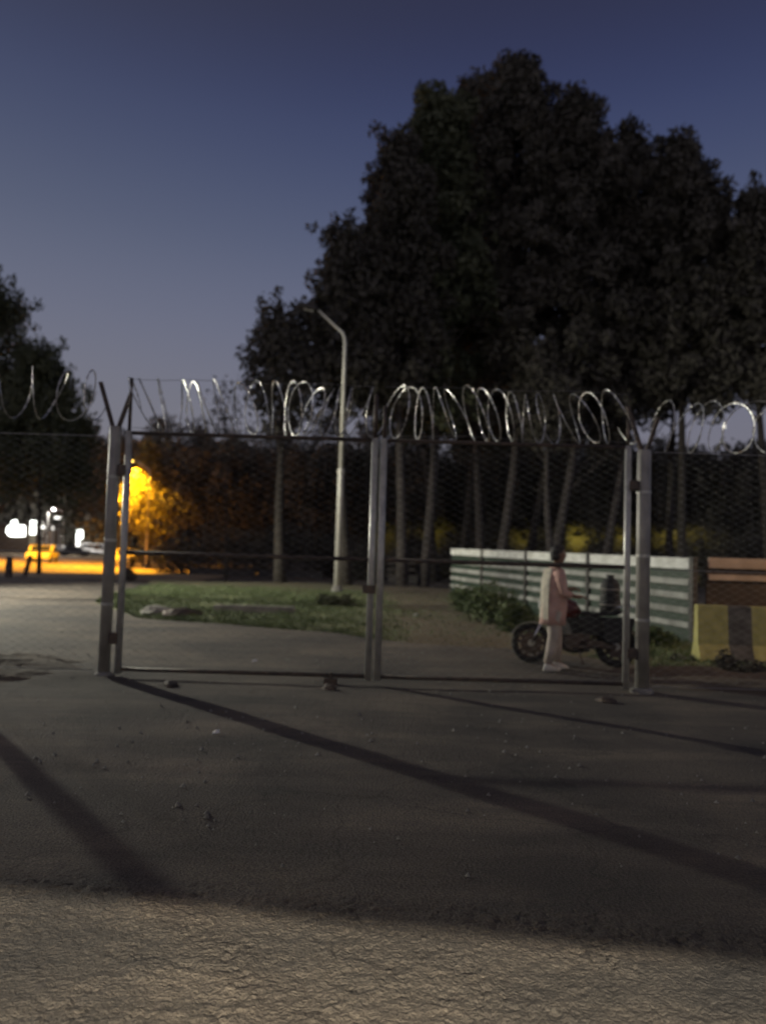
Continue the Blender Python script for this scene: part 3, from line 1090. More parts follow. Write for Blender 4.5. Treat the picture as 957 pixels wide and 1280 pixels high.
TR = 'tall trees behind the panel fence'
big = [
    (645, 84, 95, 545, 42, 120, 24000, 'tallest of the dark trees, its top the highest point', 622, 'bark'),
    (545, 120, 72, 520, 40, 100, 18000, 'tall dark tree whose crown is the pointed top left of the highest', 528, 'bark'),
    (500, 178, 60, 505, 38, 90, 14000, 'dark tree on the left shoulder of the tall group, above the lamp arm', 500, 'bark'),
    (428, 296, 56, 505, 36.5, 70, 7500, 'dark tree right behind the bent lamp arm', 432, 'darkbark'),
    (352, 382, 48, 520, 36, 45, 2400, 'low loose tree at the far left end of the tall group', 352, 'darkbark'),
    (722, 128, 95, 540, 41, 110, 21000, 'tall dark tree just right of the highest top', 690, 'bark'),
    (782, 178, 85, 545, 43, 100, 17000, 'dark tree with rounded top in the middle of the right half', 750, 'bark'),
    (850, 178, 66, 500, 40, 80, 14000, 'dark tree with domed crown standing out against the sky on the right', 850, 'darkbark'),
    (948, 242, 76, 498, 39, 90, 14000, 'dark tree cut by the right edge of the view', 960, 'darkbark'),
    (596, 108, 85, 545, 46, 90, 15000, 'dark tree filling the gap behind the two highest tops', 600, 'bark'),
    (690, 190, 140, 560, 48, 130, 17000, 'broad dark tree deep inside the group behind the person', 655, 'darkbark'),
    (840, 270, 110, 510, 47, 90, 12000, 'broad dark tree deep inside the right part of the group', 838, 'darkbark'),
    (530, 230, 95, 545, 49, 110, 15000, 'broad dark tree deep inside the group behind the gate centre', 545, 'darkbark'),
    (590, 330, 120, 560, 51, 100, 12000, 'dark low crowned tree at the heart of the group', 575, 'darkbark'),
]
for i, (px, tp, hw, bt, dp, nc, nl, lb, bp, bk) in enumerate(big):
    tree('tall_tree', lb, px, tp, hw, bt, dp, int(nc * 1.4), int(nl * 1.9), 0.40, 100 + i, 'leafB' if i in (1, 12) else 'leafA', bk, 0.24, base_px=bp, group=TR, bend=0.12)
tree('slender_tree', 'thin sparse sapling silhouetted against the sky left of the tall group', 283, 476, 20, 560, 40, 14, 420, 0.26, 140, trunk_r=0.06)
tree('leaning_tree', 'pale crooked trunk tree directly above the standing person', 684, 440, 50, 545, 39, 40, 4000, 0.34, 141, bm='bark', trunk_r=0.2, base_px=692, bend=0.16)

# left-hand trees
tree('dark_tree', 'big dark tree cut by the left edge of the view', -18, 348, 86, 615, 44, 130, 24000, 0.34, 150, 'leafB', trunk_r=0.3,
     prof=[(0, 0.8), (0.3, 1.0), (0.6, 0.9), (0.85, 0.5), (1, 0.12)])
tree('dark_tree', 'rounded dark tree in front of the left edge tree, behind the forked post', 50, 440, 70, 628, 42, 120, 19000, 0.32, 151, 'leafB', trunk_r=0.11, base_px=50,
     prof=[(0, 0.9), (0.3, 1.0), (0.6, 0.8), (0.85, 0.45), (1, 0.12)])
tree('dark_tree', 'lower dark tree between the left trees and the orange lit tree', 112, 535, 50, 640, 88, 70, 8000, 0.42, 152, 'leafA', trunk_r=0.14, base_px=150)
# sodium lit tree
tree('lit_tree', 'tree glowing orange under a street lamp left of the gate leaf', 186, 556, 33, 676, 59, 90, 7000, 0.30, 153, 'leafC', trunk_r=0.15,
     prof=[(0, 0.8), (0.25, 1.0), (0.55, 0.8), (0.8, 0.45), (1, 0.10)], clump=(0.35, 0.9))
# background row
row = [(150, 545), (205, 528), (250, 533), (300, 545), (352, 528), (410, 520), (470, 525), (530, 530), (590, 535), (650, 540), (710, 545), (770, 548), (828, 552),
       (868, 566), (912, 562), (955, 556), (1005, 550), (60, 560), (0, 560)]
rl = ['above the orange lit tree', 'right of the orange lit tree', 'left of the sapling', 'below the sapling', 'behind the low rail fence', 'behind the street lamp',
      'behind the gate centre', 'right of the gate centre', 'behind the far fence end', 'behind the leaning trunk', 'behind the person',
      'behind the middle fence bay', 'behind the right gate post', 'below the pale gap in the trees', 'behind the yellow barrier', 'at the right edge', 'outside the right edge',
      'behind the yellow lit car', 'behind the white lit shop']
for i, (px, tp) in enumerate(row):
    dp = 84 + (i * 37 % 11) if px > 100 else 129
    tree('background_tree', 'dim background tree in the far row ' + rl[i], px, tp, 46, 672, dp, 60, 4200, 0.62, 200 + i, 'leafA', trunk_r=0.3,
         prof=[(0, 0.95), (0.3, 1.0), (0.6, 0.9), (0.85, 0.55), (1, 0.15)], clump=(0.9, 2.0), group='far row of trees')

# far wood closing the horizon
rg = np.random.default_rng(77)
n = 70000
fx = rg.uniform(-90, 120, n)
fy = 122 + rg.uniform(0, 12, n)
hh = 15.5 + 4 * vnoise(fx * 0.12, fx * 0 + 3, 61)
fz = rg.uniform(0, 1, n) ** 0.8 * hh
V, F = leaves(np.stack([fx, fy, fz], -1), n, 1.7, rg, asp=0.7)
tag(npmesh('far_wood', V, F, M['leafA']), 'dark far wood along the horizon', 'wood', kind='stuff')

# understory hedge under the trees, each a shrub


def shrub(label, px, ptop, hw, depth, n, size, seed, lm='leafA', name='shrub', cat='shrub', group=None, zb=0.0):
    rg = np.random.default_rng(seed)
    top = P(px, ptop, depth)
    W = hw * depth / FPX
    t = empty(name, (top.x, depth, zb))
    h = top.z - zb
    cl = rg.uniform(0, 1, (14, 3))
    C = []
    for c in cl:
        a = c[0] * 6.28
        q = math.sqrt(c[1]) * W * 0.75
        C.append((q * math.cos(a), q * math.sin(a) * 0.6, h * (0.25 + 0.5 * c[2]) * (1 - 0.35 * math.sqrt(c[1])), h * 0.26 + W * 0.16))
    C = np.array(C)
    k = rg.integers(0, 14, n)
    off = rg.normal(0, 1, (n, 3))
    off /= np.linalg.norm(off, axis=1)[:, None]
    off *= rg.uniform(0, 1, (n, 1)) ** 0.4 * C[k, 3:4]
    pos = C[k, :3] + off
    pos[:, 2] = np.abs(pos[:, 2])
    V, F = leaves(pos, n, size, rg, droop=-0.3)
    npmesh('foliage', V, F, M[lm], t)
    st = MB()
    for q in range(7):
        c = C[q]
        st.tube([(0.04 * (q - 3), 0, -0.05), (c[0] * 0.5, c[1] * 0.5, c[2] * 0.6), (c[0], c[1], c[2])], [0.03 * h, 0.02 * h, 0.005], 5, caps=False)
    st.build('stems', M['darkbark'], t)
    return tag(t, label, cat, group)


us = [(200, 560, 50, 640, 64), (262, 562, 52, 655, 60), (330, 566, 50, 655, 62), (395, 560, 50, 655, 60), (455, 560, 46, 656, 62), (515, 556, 42, 656, 60), (572, 558, 42, 656, 63),
      (612, 556, 40, 658, 60), (670, 556, 40, 658, 62), (705, 556, 40, 658, 60), (748, 558, 40, 658, 62), (800, 562, 42, 658, 60), (855, 568, 42, 652, 62), (912, 568, 46, 655, 60), (965, 568, 46, 655, 62)]
ul = ['beside the orange lit tree', 'below the sapling', 'behind the left leaf', 'left of the street lamp', 'right of the street lamp', 'right of the gate centre', 'at the double trunks',
      'over the far fence end', 'left of the leaning trunk', 'right of the leaning trunk', 'over the brightest wall lamp', 'left of the right gate post', 'over the near fence bay',
      'over the brown fence', 'at the right edge behind the brown fence']
for i, (px, tp, hw, bt, dp) in enumerate(us):
    tree('low_tree', 'low dark filler tree ' + ul[i], px, tp, hw, bt, dp, 60, 5200, 0.46, 400 + i, 'leafA', trunk_r=0.13,
         prof=[(0, 0.95), (0.3, 1.0), (0.7, 0.95), (1, 0.6)], clump=(0.7, 1.4), group='low trees under the tall group')
ug = 'dark shrubs under the trees'
for i, (px, tp, hw, dp, lb) in enumerate([
        (232, 655, 40, 50, 'dark shrub right of the orange lit tree'), (292, 648, 45, 52, 'dark shrub behind the left rail fence'),
        (352, 652, 42, 50, 'dark shrub left of the street lamp foot'), (412, 650, 42, 52, 'dark shrub behind the street lamp foot'),
        (465, 668, 36, 48, 'dark shrub behind the centre of the gate'), (520, 682, 36, 52, 'dark shrub by the short pale rail fence'),
        (575, 676, 40, 55, 'dark shrub behind the far end of the panel fence'), (632, 676, 42, 56, 'dark shrub behind the fence left of the person'),
        (690, 680, 40, 55, 'dark shrub behind the fence above the person'), (752, 679, 42, 55, 'dark shrub behind the fence above the motorcycle'),
        (815, 681, 42, 56, 'dark shrub behind the fence by the right gate post'), (880, 640, 42, 54, 'tall dark shrub behind the brown fence'),
        (945, 650, 45, 54, 'tall dark shrub behind the brown fence at the right edge')]):
    shrub(lb, px, tp, hw, dp, 2600, 0.30, 300 + i, group=ug)
for i, (px, tp, hw, lb) in enumerate([(518, 646, 19, 'tall dark bush between the two leftmost lit patches of wall'), (578, 646, 24, 'tall dark bush right of the double trunks'),
                                      (616, 645, 24, 'tall dark bush left of the leaning trunk'), (686, 646, 15, 'tall dark bush behind the leaning trunk'),
                                      (752, 646, 13, 'tall dark bush between the brightest lit patch and the right gate stile'), (803, 647, 17, 'tall dark bush behind the right gate posts'),
                                      (847, 652, 8, 'narrow dark bush between the two rightmost lit patches')]):
    shrub(lb, px, tp, hw, 58, 3000, 0.28, 370 + i, group='tall bushes in front of the long building')
sp = G(424, 757, 0.08)
shrub('low leafy bush at the foot of the street lamp', 420, 741, 24, sp.y, 1500, 0.13, 330, 'leafB', zb=0.05)
shrub('dark low bush left of the fallen kerb stone far on the verge', 162, 706, 11, 37, 900, 0.16, 335, 'leafA')
for i, (px, tp, hw, dp, lb) in enumerate([
        (590, 722, 22, 21.5, 'green weeds climbing the far fence bay'), (618, 716, 26, 18.5, 'tall green weeds in front of the third fence bay'),
        (645, 745, 22, 16.0, 'green weeds left of the motorcycle front wheel'), (700, 772, 26, 15.2, 'green weeds behind the motorcycle'),
        (822, 780, 30, 14.0, 'low green weeds at the foot of the nearest fence bay')]):
    shrub(lb, px, tp, hw, dp, 2200, 0.12, 340 + i, 'leafG', 'weeds', 'weeds', 'green weeds along the panel fence')
for i, (px, tp, hw, dp, lb) in enumerate([
        (905, 806, 14, 11.4, 'dark weeds in front of the black band of the barrier'), (940, 818, 18, 11.2, 'dark weeds in front of the yellow band at the right edge'),
        (850, 818, 20, 12.2, 'dark weeds left of the barrier end')]):
    shrub(lb, px, tp, hw, dp, 500, 0.09, 350 + i, 'leafA', 'weeds', 'weeds', 'dark weeds by the barrier')

# ------------------------------------------------------------------ long low building far behind the trunks, washed by yellow wall lamps
BY = 66.0
bl = empty('long_building', (15, BY, 0))
MB().box((0, 3, 2.9), (31, 6, 5.8)).build('wall', M['render'], bl)
MB().box((0, 2.6, 5.95), (32.5, 8.0, 0.3)).build('roof', M['roof'], bl)
for k in range(7):
    MB().box((-13 + k * 4.4, -0.03, 1.7), (1.4, 0.08, 1.5)).build('window', M['glass'], bl)
tag(bl, 'long low building with yellow lit wall far behind the tree trunks', 'building')
wl = 'yellow wall lamps on the long building'
for i, (px, pw, lb) in enumerate([(490, 40, 'yellow wall lamp seen just right of the gate centre'), (545, 50, 'yellow wall lamp seen between the double trunks'),
                                  (652, 130, 'yellow wall lamp seen left of the leaning trunk'), (722, 220, 'brightest yellow wall lamp, right of the leaning trunk'),
                                  (775, 100, 'yellow wall lamp seen left of the right gate stile'), (838, 120, 'yellow wall lamp seen right of the right gate post'),
                                  (868, 120, 'yellow wall lamp behind the brown fence')]):
    p = P(px, 648, BY)
    w = empty('wall_lamp', (p.x, BY - 2.2, 4.98))
    MB().beam((0, 2.18, 0), (0, 0, 0.04), 0.04, 0.04).build('bracket', M['darksteel'], w)
    MB().lathe((0, 0, 0), [(0.16, 0), (0.05, 0.12)], 10).build('shade', M['darksteel'], w)
    tag(w, lb, 'wall lamp', wl)
    light('wall_light', 'SPOT', (p.x, BY - 2.2, 4.90), pw * 1.25, (1.0, 0.84, 0.17), 0.06, (p.x, BY - 0.6, 2.6), 128, 1.0)

# ------------------------------------------------------------------ far left: shop, gantry, vehicles


def car(label, loc, rz, paint, name='parked_car', length=4.2, width=1.7, h=1.42, lights=None, van=False):
    c = empty(name, loc, rz)
    L, W = length, width
    if van:
        body = [(-L / 2, 0.35), (-L / 2, h * 0.93), (-L / 2 + 0.12, h), (L * 0.22, h), (L * 0.36, h * 0.62), (L / 2 - 0.05, h * 0.5), (L / 2, 0.35)]
        glassl = [(-L / 2 + 0.3, h * 0.60), (-L / 2 + 0.3, h * 0.9), (L * 0.2, h * 0.9), (L * 0.32, h * 0.6)]
    else:
        body = [(-L / 2, 0.32), (-L / 2 - 0.02, 0.78), (-L / 2 + 0.12, 0.9), (-L * 0.33, 0.93), (-L * 0.2, h - 0.03), (-L * 0.1, h), (L * 0.1, h - 0.02),
                (L * 0.26, 0.93), (L / 2 - 0.2, 0.82), (L / 2, 0.68), (L / 2 + 0.02, 0.32)]
        glassl = [(-L * 0.29, 0.95), (-L * 0.185, h - 0.09), (L * 0.09, h - 0.09), (L * 0.21, 0.95)]
    MB().extrude(body, -W / 2, W / 2).build('body', paint, c, bevel=0.09)
    MB().extrude(glassl, -W / 2 - 0.012, W / 2 + 0.012).build('side_window', M['glass'], c, bevel=0.02)
    # end windows
    if van:
        pass
    else:
        MB().beam((-L * 0.335, 0, 0.99), (-L * 0.215, 0, h - 0.08), W * 0.78, 0.03).build('rear_window', M['glass'], c)
        MB().beam((L * 0.245, 0, 0.99), (L * 0.13, 0, h - 0.06), W * 0.78, 0.03).build('windscreen', M['glass'], c)
    for sx in (-1, 1):
        for sy in (-1, 1):
            w = MB().tube([(sx * L * 0.31, sy * (W / 2 - 0.18), 0.31), (sx * L * 0.31, sy * (W / 2 + 0.01), 0.31)], 0.31, 16).build('wheel', M['rubber'], c)
        MB().box((L / 2 + 0.01, sx * W * 0.36, 0.66), (0.06, 0.3, 0.14)).build('headlight', lights if lights else M['lens'], c, bevel=0.02)
        MB().box((-L / 2 - 0.02, sx * W * 0.38, 0.74), (0.06, 0.26, 0.16)).build('tail_light', M['redlens'], c, bevel=0.02)
    MB().box((L / 2, 0, 0.42), (0.12, W * 0.96, 0.18)).build('bumper', paint, c, bevel=0.03)
    MB().box((-L / 2, 0, 0.42), (0.12, W * 0.96, 0.18)).build('bumper', paint, c, bevel=0.03)
    return tag(c, label, 'car')


p = G(53, 702.5)
car('yellow car parked end on in the orange lit yard', (p.x, p.y, 0), R(-78), M['carpaint'], length=4.0, width=2.0, h=1.5)
p = G(161, 708)
car('yellow car lit orange behind the gate stile', (p.x, p.y, 0), R(-95), M['carpaint'], length=3.9, width=1.75, h=1.45)
p = G(93, 695)
car('dark car between the white lights beyond the orange yard', (p.x, p.y, 0), R(8), M['cardark'], length=4.2)
p = G(122, 694.5)
car('white van passing far beyond the orange yard, lit bright', (p.x, p.y, 0), R(4), M['carwhite'], 'van', 4.9, 1.8, 1.9, M['glowhead'], van=True)
p = G(74, 693)
car('white car left of the dark car far beyond the yard', (p.x, p.y, 0), R(185), M['carwhite'], length=4.0, lights=M['glowhead'])
light('street_glow', 'POINT', (G(110, 694).x - 2, G(110, 694).y - 9, 6.5), 3500, (1.0, 0.97, 0.9), 0.3)
lampof((G(110, 694).x - 2, G(110, 694).y - 9, 6.5), 'white street lamp over the far van', M['glowhead'])

SY = 118.0


def shop():
    a = P(-10, 680, SY)
    s = empty('lit_shop', (P(24, 680, SY).x, SY, 0))
    MB().box((0, 2.6, 2.2), (10, 5, 4.4)).build('wall', M['brownpanel'], s)
    MB().box((0, 2.2, 4.5), (10.8, 6.2, 0.25)).build('roof', M['roof'], s)
    z0, z1 = P(20, 671, SY).z, P(20, 652, SY).z
    # lit shop front: panes of different height
    for poly in (((8, 665), (10, 658), (13, 657), (15, 651), (21, 650), (23, 656), (23, 671), (12, 670)), ((23.5, 671), (23.5, 656.5), (28, 655), (32, 658), (32, 670))):
        MB().extrude([(P(a_, b_, SY).x - s.location.x, P(a_, b_, SY).z) for a_, b_ in poly], -0.04, 0.02).build('lit_pane', M['glowwhite'], s)
    xa, xb = P(38, 660, SY).x - s.location.x, P(45, 660, SY).x - s.location.x
    MB().box(((xa + xb) / 2, 0.02, (P(40, 668, SY).z + P(40, 651, SY).z) / 2), (xb - xa, 0.06, P(40, 651, SY).z - P(40, 668, SY).z)).build('lit_pane', M['glowwhite'], s)
    MB().box(((xa + xb) / 2, -0.1, P(40, 668, SY).z / 2), (xb - xa, 0.3, P(40, 668, SY).z)).build('pillar', M['render'], s)
    tag(s, 'shop with blazing white lit front beyond the yard', 'shop')


shop()
g = empty('gantry', (P(62, 680, SY - 6).x, SY - 6, 0))
for px in (52, 58, 66, 74):
    xx = P(px, 680, SY - 6).x - g.location.x
    zt = P(px, 641 if px in (58, 66) else 652, SY - 6).z
    MB().box((xx, 0, zt / 2), (0.16, 0.16, zt)).build('column', M['galv'], g)
for py, a_, b_ in ((661, 51, 75), (641, 57.5, 66.5), (648, 66, 75)):
    pa, pb = P(a_, py, SY - 6), P(b_, py, SY - 6)
    MB().beam((pa.x - g.location.x, -0.12, pa.z), (pb.x - g.location.x, -0.12, pa.z), 0.12, 0.16).build('crossbar', M['galv'], g)
for px, py, s in ((54, 659, 0.5), (71, 647, 0.45), (75, 647.5, 0.35), (66, 660, 0.25)):
    q = P(px, py, SY - 6.3)
    MB().box((q.x - g.location.x, -0.3, q.z), (s, 0.12, 0.3)).build('floodlight', M['glowcool'], g)
tag(g, 'metal sign gantry with small white lamps right of the lit shop', 'gantry')
q = P(100, 668, 112)
s = empty('kiosk_sign', (q.x, 112, 0))
MB().box((0, 0, q.z), (0.9, 0.15, 1.3)).build('lit_panel', M['glowwhite'], s)
MB().box((-0.2, 0, q.z - 1.2), (0.5, 0.1, 1.1)).build('lower_panel', M['glowcool'], s)
MB().box((-0.2, 0.1, q.z / 2 - 0.4), (0.14, 0.1, q.z - 0.8)).build('pole', M['darksteel'], s)
tag(s, 'small white lit sign on a pole above the dark car', 'sign')
p = G(11, 722)
o = MB().lathe((0, 0, 0), [(0.17, -0.05), (0.17, 0.6), (0.14, 0.85), (0.15, 0.95), (0.06, 1.0)], 10).build('bollard', M['darksteel'], loc=(p.x, p.y, 0))
tag(o, 'dark upright bollard against the orange yard near the left edge', 'bollard')
p = G(31, 720)
o = MB().lathe((0, 0, 0), [(0.13, -0.05), (0.12, 0.6), (0.12, 1.0), (0.05, 1.06)], 10).build('bollard', M['darksteel'], loc=(p.x, p.y, 0))
o.rotation_euler = (0, R(14), 0)
tag(o, 'thin leaning dark bollard in front of the yellow car', 'bollard')

# ------------------------------------------------------------------ motorcycle


def motorcycle(loc, rz):
    m = empty('motorcycle', loc, rz)      # front is +x
    FW, RW = (0.66, 0, 0.30), (-0.62, 0, 0.30)

    def ring(c, r, t, n=30, k=8):
        return MB().tube([(c[0] + r * math.cos(2 * math.pi * i / n), c[1], c[2] + r * math.sin(2 * math.pi * i / n)) for i in range(n)], t, k, closed=True)
    for c, t in ((FW, 0.045), (RW, 0.055)):
        w = ring(c, 0.26, t).build('wheel', M['rubber'], m, smooth=True)
        ring(c, 0.222, 0.022).build('rim', M['darksteel'], w, smooth=True)
        h = MB().tube([(c[0], -0.07, c[2]), (c[0], 0.07, c[2])], 0.055, 14)
        h.build('hub', M['engine'], w)
        sp = MB()
        for i in range(5):
            a = 2 * math.pi * (i + 0.3) / 5
            d_ = Vector((math.cos(a), 0, math.sin(a)))
            t_ = Vector((-math.sin(a), 0, math.cos(a)))
            c_ = Vector(c)
            for q in (-1, 1):
                sp.beam(c_ + d_ * 0.04 + t_ * 0.02 * q, c_ + d_ * 0.225 + t_ * 0.055 * q, 0.05, 0.028, (0, 1, 0))
        sp.tube([(c[0], -0.035, c[2]), (c[0], 0.035, c[2])], 0.165, 24)
        sp.build('spokes', M['darksteel'], w)
    for sy in (-1, 1):
        MB().tube([(FW[0], sy * 0.085, 0.30), (0.50, sy * 0.085, 0.66)], 0.022, 8).build('fork_leg', M['chrome'], m, smooth=True)
        MB().tube([(0.50, sy * 0.085, 0.66), (0.38, sy * 0.085, 0.93)], 0.028, 8).build('fork_sleeve', M['darksteel'], m, smooth=True)
        MB().tube([(-0.58, sy * 0.11, 0.34), (-0.44, sy * 0.12, 0.66)], [0.03, 0.025], 8).build('shock', M['chrome'], m)
        MB().tube([(0.36, sy * 0.05, 0.98), (0.34, sy * 0.2, 1.03), (0.26, sy * 0.36, 1.01)], 0.012, 8).build('handlebar', M['chrome'], m, smooth=True)
        g_ = MB().tube([(0.27, sy * 0.34, 1.012), (0.22, sy * 0.43, 0.995)], 0.018, 8).build('grip', M['rubber'], m)
        mi = MB().tube([(0.28, sy * 0.26, 1.02), (0.30, sy * 0.30, 1.18)], 0.006, 6).build('mirror_stem', M['darksteel'], m)
        MB().lathe((0.30, sy * 0.31, 1.17), [(0.02, 0), (0.05, 0.02), (0.05, 0.08), (0.02, 0.10)], 12, sx=0.35).build('mirror', M['chrome'], mi)
        MB().box((-0.42, sy * 0.135, 0.66), (0.06, 0.04, 0.04)).build('indicator', M['redlens'], m)
    fe = MB()
    pts = [(FW[0] + 0.325 * math.cos(R(a)), 0, FW[2] + 0.325 * math.sin(R(a))) for a in range(20, 165, 12)]
    for i in range(len(pts) - 1):
        fe.beam(pts[i], pts[i + 1], 0.11, 0.014)
    fe.build('front_mudguard', M['engine'], m)
    fe = MB()
    pts = [(RW[0] + 0.34 * math.cos(R(a)), 0, RW[2] + 0.34 * math.sin(R(a))) for a in range(50, 190, 12)]
    for i in range(len(pts) - 1):
        fe.beam(pts[i], pts[i + 1], 0.13, 0.014)
    fe.build('rear_mudguard', M['tank'], m)
    # frame
    fr = MB()
    fr.tube([(0.37, 0, 0.93), (0.30, 0, 0.80), (-0.05, 0, 0.72), (-0.50, 0, 0.70)], 0.022, 8)
    fr.tube([(0.36, 0, 0.88), (0.26, 0, 0.40), (0.05, 0, 0.24), (-0.2, 0, 0.25), (-0.24, 0, 0.70)], 0.019, 8)
    fr.tube([(-0.2, 0.07, 0.28), (-0.62, 0.07, 0.30)], 0.017, 8)
    fr.tube([(-0.2, -0.07, 0.28), (-0.62, -0.07, 0.30)], 0.017, 8)
    fr.tube([(-0.24, 0.09, 0.36), (-0.55, 0.1, 0.70)], 0.012, 8)
    fr.tube([(-0.24, -0.09, 0.36), (-0.55, -0.1, 0.70)], 0.012, 8)
    fr.build('frame', M['darksteel'], m)
    tk = MB()
    tk.tube([(0.36, 0, 0.83), (0.30, 0, 0.85), (0.18, 0, 0.855), (0.02, 0, 0.83), (-0.08, 0, 0.79)], [0.04, 0.13, 0.165, 0.14, 0.05], 16)
    tk.build('tank', M['tank'], m, smooth=True)
    MB().tube([(0.17, 0, 0.975), (0.17, 0, 1.0)], 0.03, 12).build('fuel_cap', M['chrome'], m)
    MB().extrude([(-0.06, 0.76), (-0.10, 0.82), (-0.25, 0.80), (-0.45, 0.83), (-0.66, 0.86), (-0.72, 0.83), (-0.62, 0.77), (-0.30, 0.74)], -0.12, 0.12).build('seat', M['vinyl'], m, bevel=0.025)
    for sy in (-1, 1):
        MB().extrude([(-0.02, 0.74), (-0.10, 0.46), (-0.40, 0.44), (-0.56, 0.74)], sy * 0.10 - 0.012, sy * 0.10 + 0.012).build('side_cover', M['vinyl'], m, bevel=0.01)
    en = MB()
    en.tube([(0.06, -0.14, 0.34), (0.06, 0.14, 0.34)], 0.13, 16)
    en.box((-0.08, 0, 0.36), (0.26, 0.26, 0.24))
    en.build('engine_case', M['darksteel'], m, bevel=0.01)
    cy = MB()
    for k in range(7):
        cy.box((0.13 + k * 0.012, 0, 0.47 + k * 0.03), (0.18, 0.19, 0.014))
    cy.tube([(0.11, 0, 0.42), (0.21, 0, 0.69)], 0.06, 12)
    cy.build('cylinder_fins', M['engine'], m)
    MB().tube([(0.24, -0.05, 0.62), (0.33, -0.10, 0.5), (0.24, -0.15, 0.27), (-0.1, -0.16, 0.24), (-0.3, -0.16, 0.26)], 0.018, 8).build('exhaust_pipe', M['chrome'], m, smooth=True)
    MB().tube([(-0.28, -0.16, 0.26), (-0.34, -0.16, 0.27), (-0.82, -0.17, 0.36), (-0.86, -0.17, 0.37)], [0.02, 0.045, 0.05, 0.03], 12).build('silencer', M['engine'], m, smooth=True)
    hl = MB().tube([(0.42, 0, 0.90), (0.47, 0, 0.90), (0.54, 0, 0.90)], [0.05, 0.085, 0.088], 16).build('headlamp', M['darksteel'], m, smooth=True)
    MB().tube([(0.545, 0, 0.90), (0.556, 0, 0.90)], [0.08, 0.05], 16).build('headlamp_glass', M['lens'], hl)
    MB().box((-0.80, 0, 0.68), (0.05, 0.12, 0.07)).build('tail_lamp', M['redlens'], m, bevel=0.01)
    MB().box((-0.84, 0, 0.56), (0.01, 0.16, 0.11)).build('number_plate', M['litter'], m)
    rk = MB()
    for sy in (-1, 1):
        rk.tube([(-0.45, sy * 0.10, 0.78), (-0.62, sy * 0.11, 0.90), (-0.92, sy * 0.10, 0.92)], 0.008, 6)
    for k in range(4):
        rk.tube([(-0.64 - k * 0.09, -0.10, 0.905), (-0.64 - k * 0.09, 0.10, 0.905)], 0.007, 6)
    rk.build('rear_rack', M['chrome'], m)
    for sy in (-1, 1):
        MB().tube([(0.30, sy * 0.03, 0.70), (0.36, sy * 0.22, 0.66), (0.34, sy * 0.27, 0.45), (0.26, sy * 0.20, 0.32), (0.2, sy * 0.03, 0.28)], 0.014, 8).build('leg_guard', M['engine'], m, smooth=True)
        MB().extrude([(-0.38, 0.74), (-0.40, 0.38), (-0.50, 0.33), (-0.80, 0.40), (-0.88, 0.74)], sy * 0.17 - 0.02, sy * 0.17 + 0.02).build('side_pannier', M['vinyl'], m, bevel=0.02)
        MB().tube([(0.02, sy * 0.1, 0.24), (0.02, sy * 0.27, 0.25)], 0.014, 8).build('footrest', M['rubber'], m)
    MB().tube([(-0.05, 0.10, 0.24), (-0.10, 0.26, 0.02)], 0.012, 6).build('side_stand', M['darksteel'], m)
    MB().extrude([(0.32, 0.74), (0.40, 0.50), (0.30, 0.26), (0.05, 0.17), (-0.22, 0.20), (-0.24, 0.62), (0.0, 0.72)], -0.075, 0.075).build('lower_fairing', M['vinyl'], m, bevel=0.02)
    MB().extrude([(0.40, 0.82), (0.50, 0.86), (0.53, 1.02), (0.47, 1.12), (0.42, 1.04)], -0.13, 0.13).build('headlamp_cowl', M['tank'], m, bevel=0.02)
    cg = MB().extrude([(-0.6, 0.36), (0.0, 0.40), (0.0, 0.30), (-0.6, 0.25)], 0.10, 0.13)
    cg.build('chain_guard', M['darksteel'], m, bevel=0.01)
    return tag(m, 'small dark motorcycle parked behind the standing person, front wheel to the left', 'motorcycle')


mc = G(707, 831, 0.02)
mc.x += 0.13
bike = motorcycle((mc.x, mc.y + 0.0, 0.03), R(180 - 8))
bike.rotation_euler = (R(5), 0, R(180 - 8))
bg_ = empty('rolled_sack', (mc.x + 0.55, mc.y + 0.05, 0.72), R(-8))

# a dark bag strapped over the rear rack
MB().lathe((0, 0, 0.12), [(0.10, 0), (0.155, 0.05), (0.165, 0.22), (0.14, 0.42), (0.15, 0.55), (0.11, 0.68), (0.05, 0.72), (0.07, 0.78)], 16).build('sack', M['vinyl'], bg_, smooth=True)
for zz in (0.30, 0.60):
    MB().lathe((0, 0, zz), [(0.162, 0), (0.168, 0.01), (0.162, 0.03)], 16).build('strap', M['stone'], bg_)
bg_.scale = (1, 1, 0.78)
tag(bg_, 'tall dark sack strapped upright on the rear rack of the motorcycle', 'bag')

# ------------------------------------------------------------------ person
def skinned(name, verts, edges, radii, material, parent, root=0, sub=2):
    me = bpy.data.meshes.new(name)
    me.from_pydata(verts, edges, [])
    me.materials.append(material)
    o = bpy.data.objects.new(name, me)
    COL.objects.link(o)
    o.parent = parent
    sk = o.modifiers.new('skin', 'SKIN')
    sk.use_smooth_shade = True
    if not me.skin_vertices:
        bpy.context.view_layer.objects.active = o
    sv = me.skin_vertices[0].data if me.skin_vertices else None
    if sv:
        for i, r_ in enumerate(radii):
            sv[i].radius = (r_, r_) if not isinstance(r_, tuple) else r_
        sv[root].use_root = True
    ss = o.modifiers.new('sub', 'SUBSURF')
    ss.levels = ss.render_levels = sub
    return o


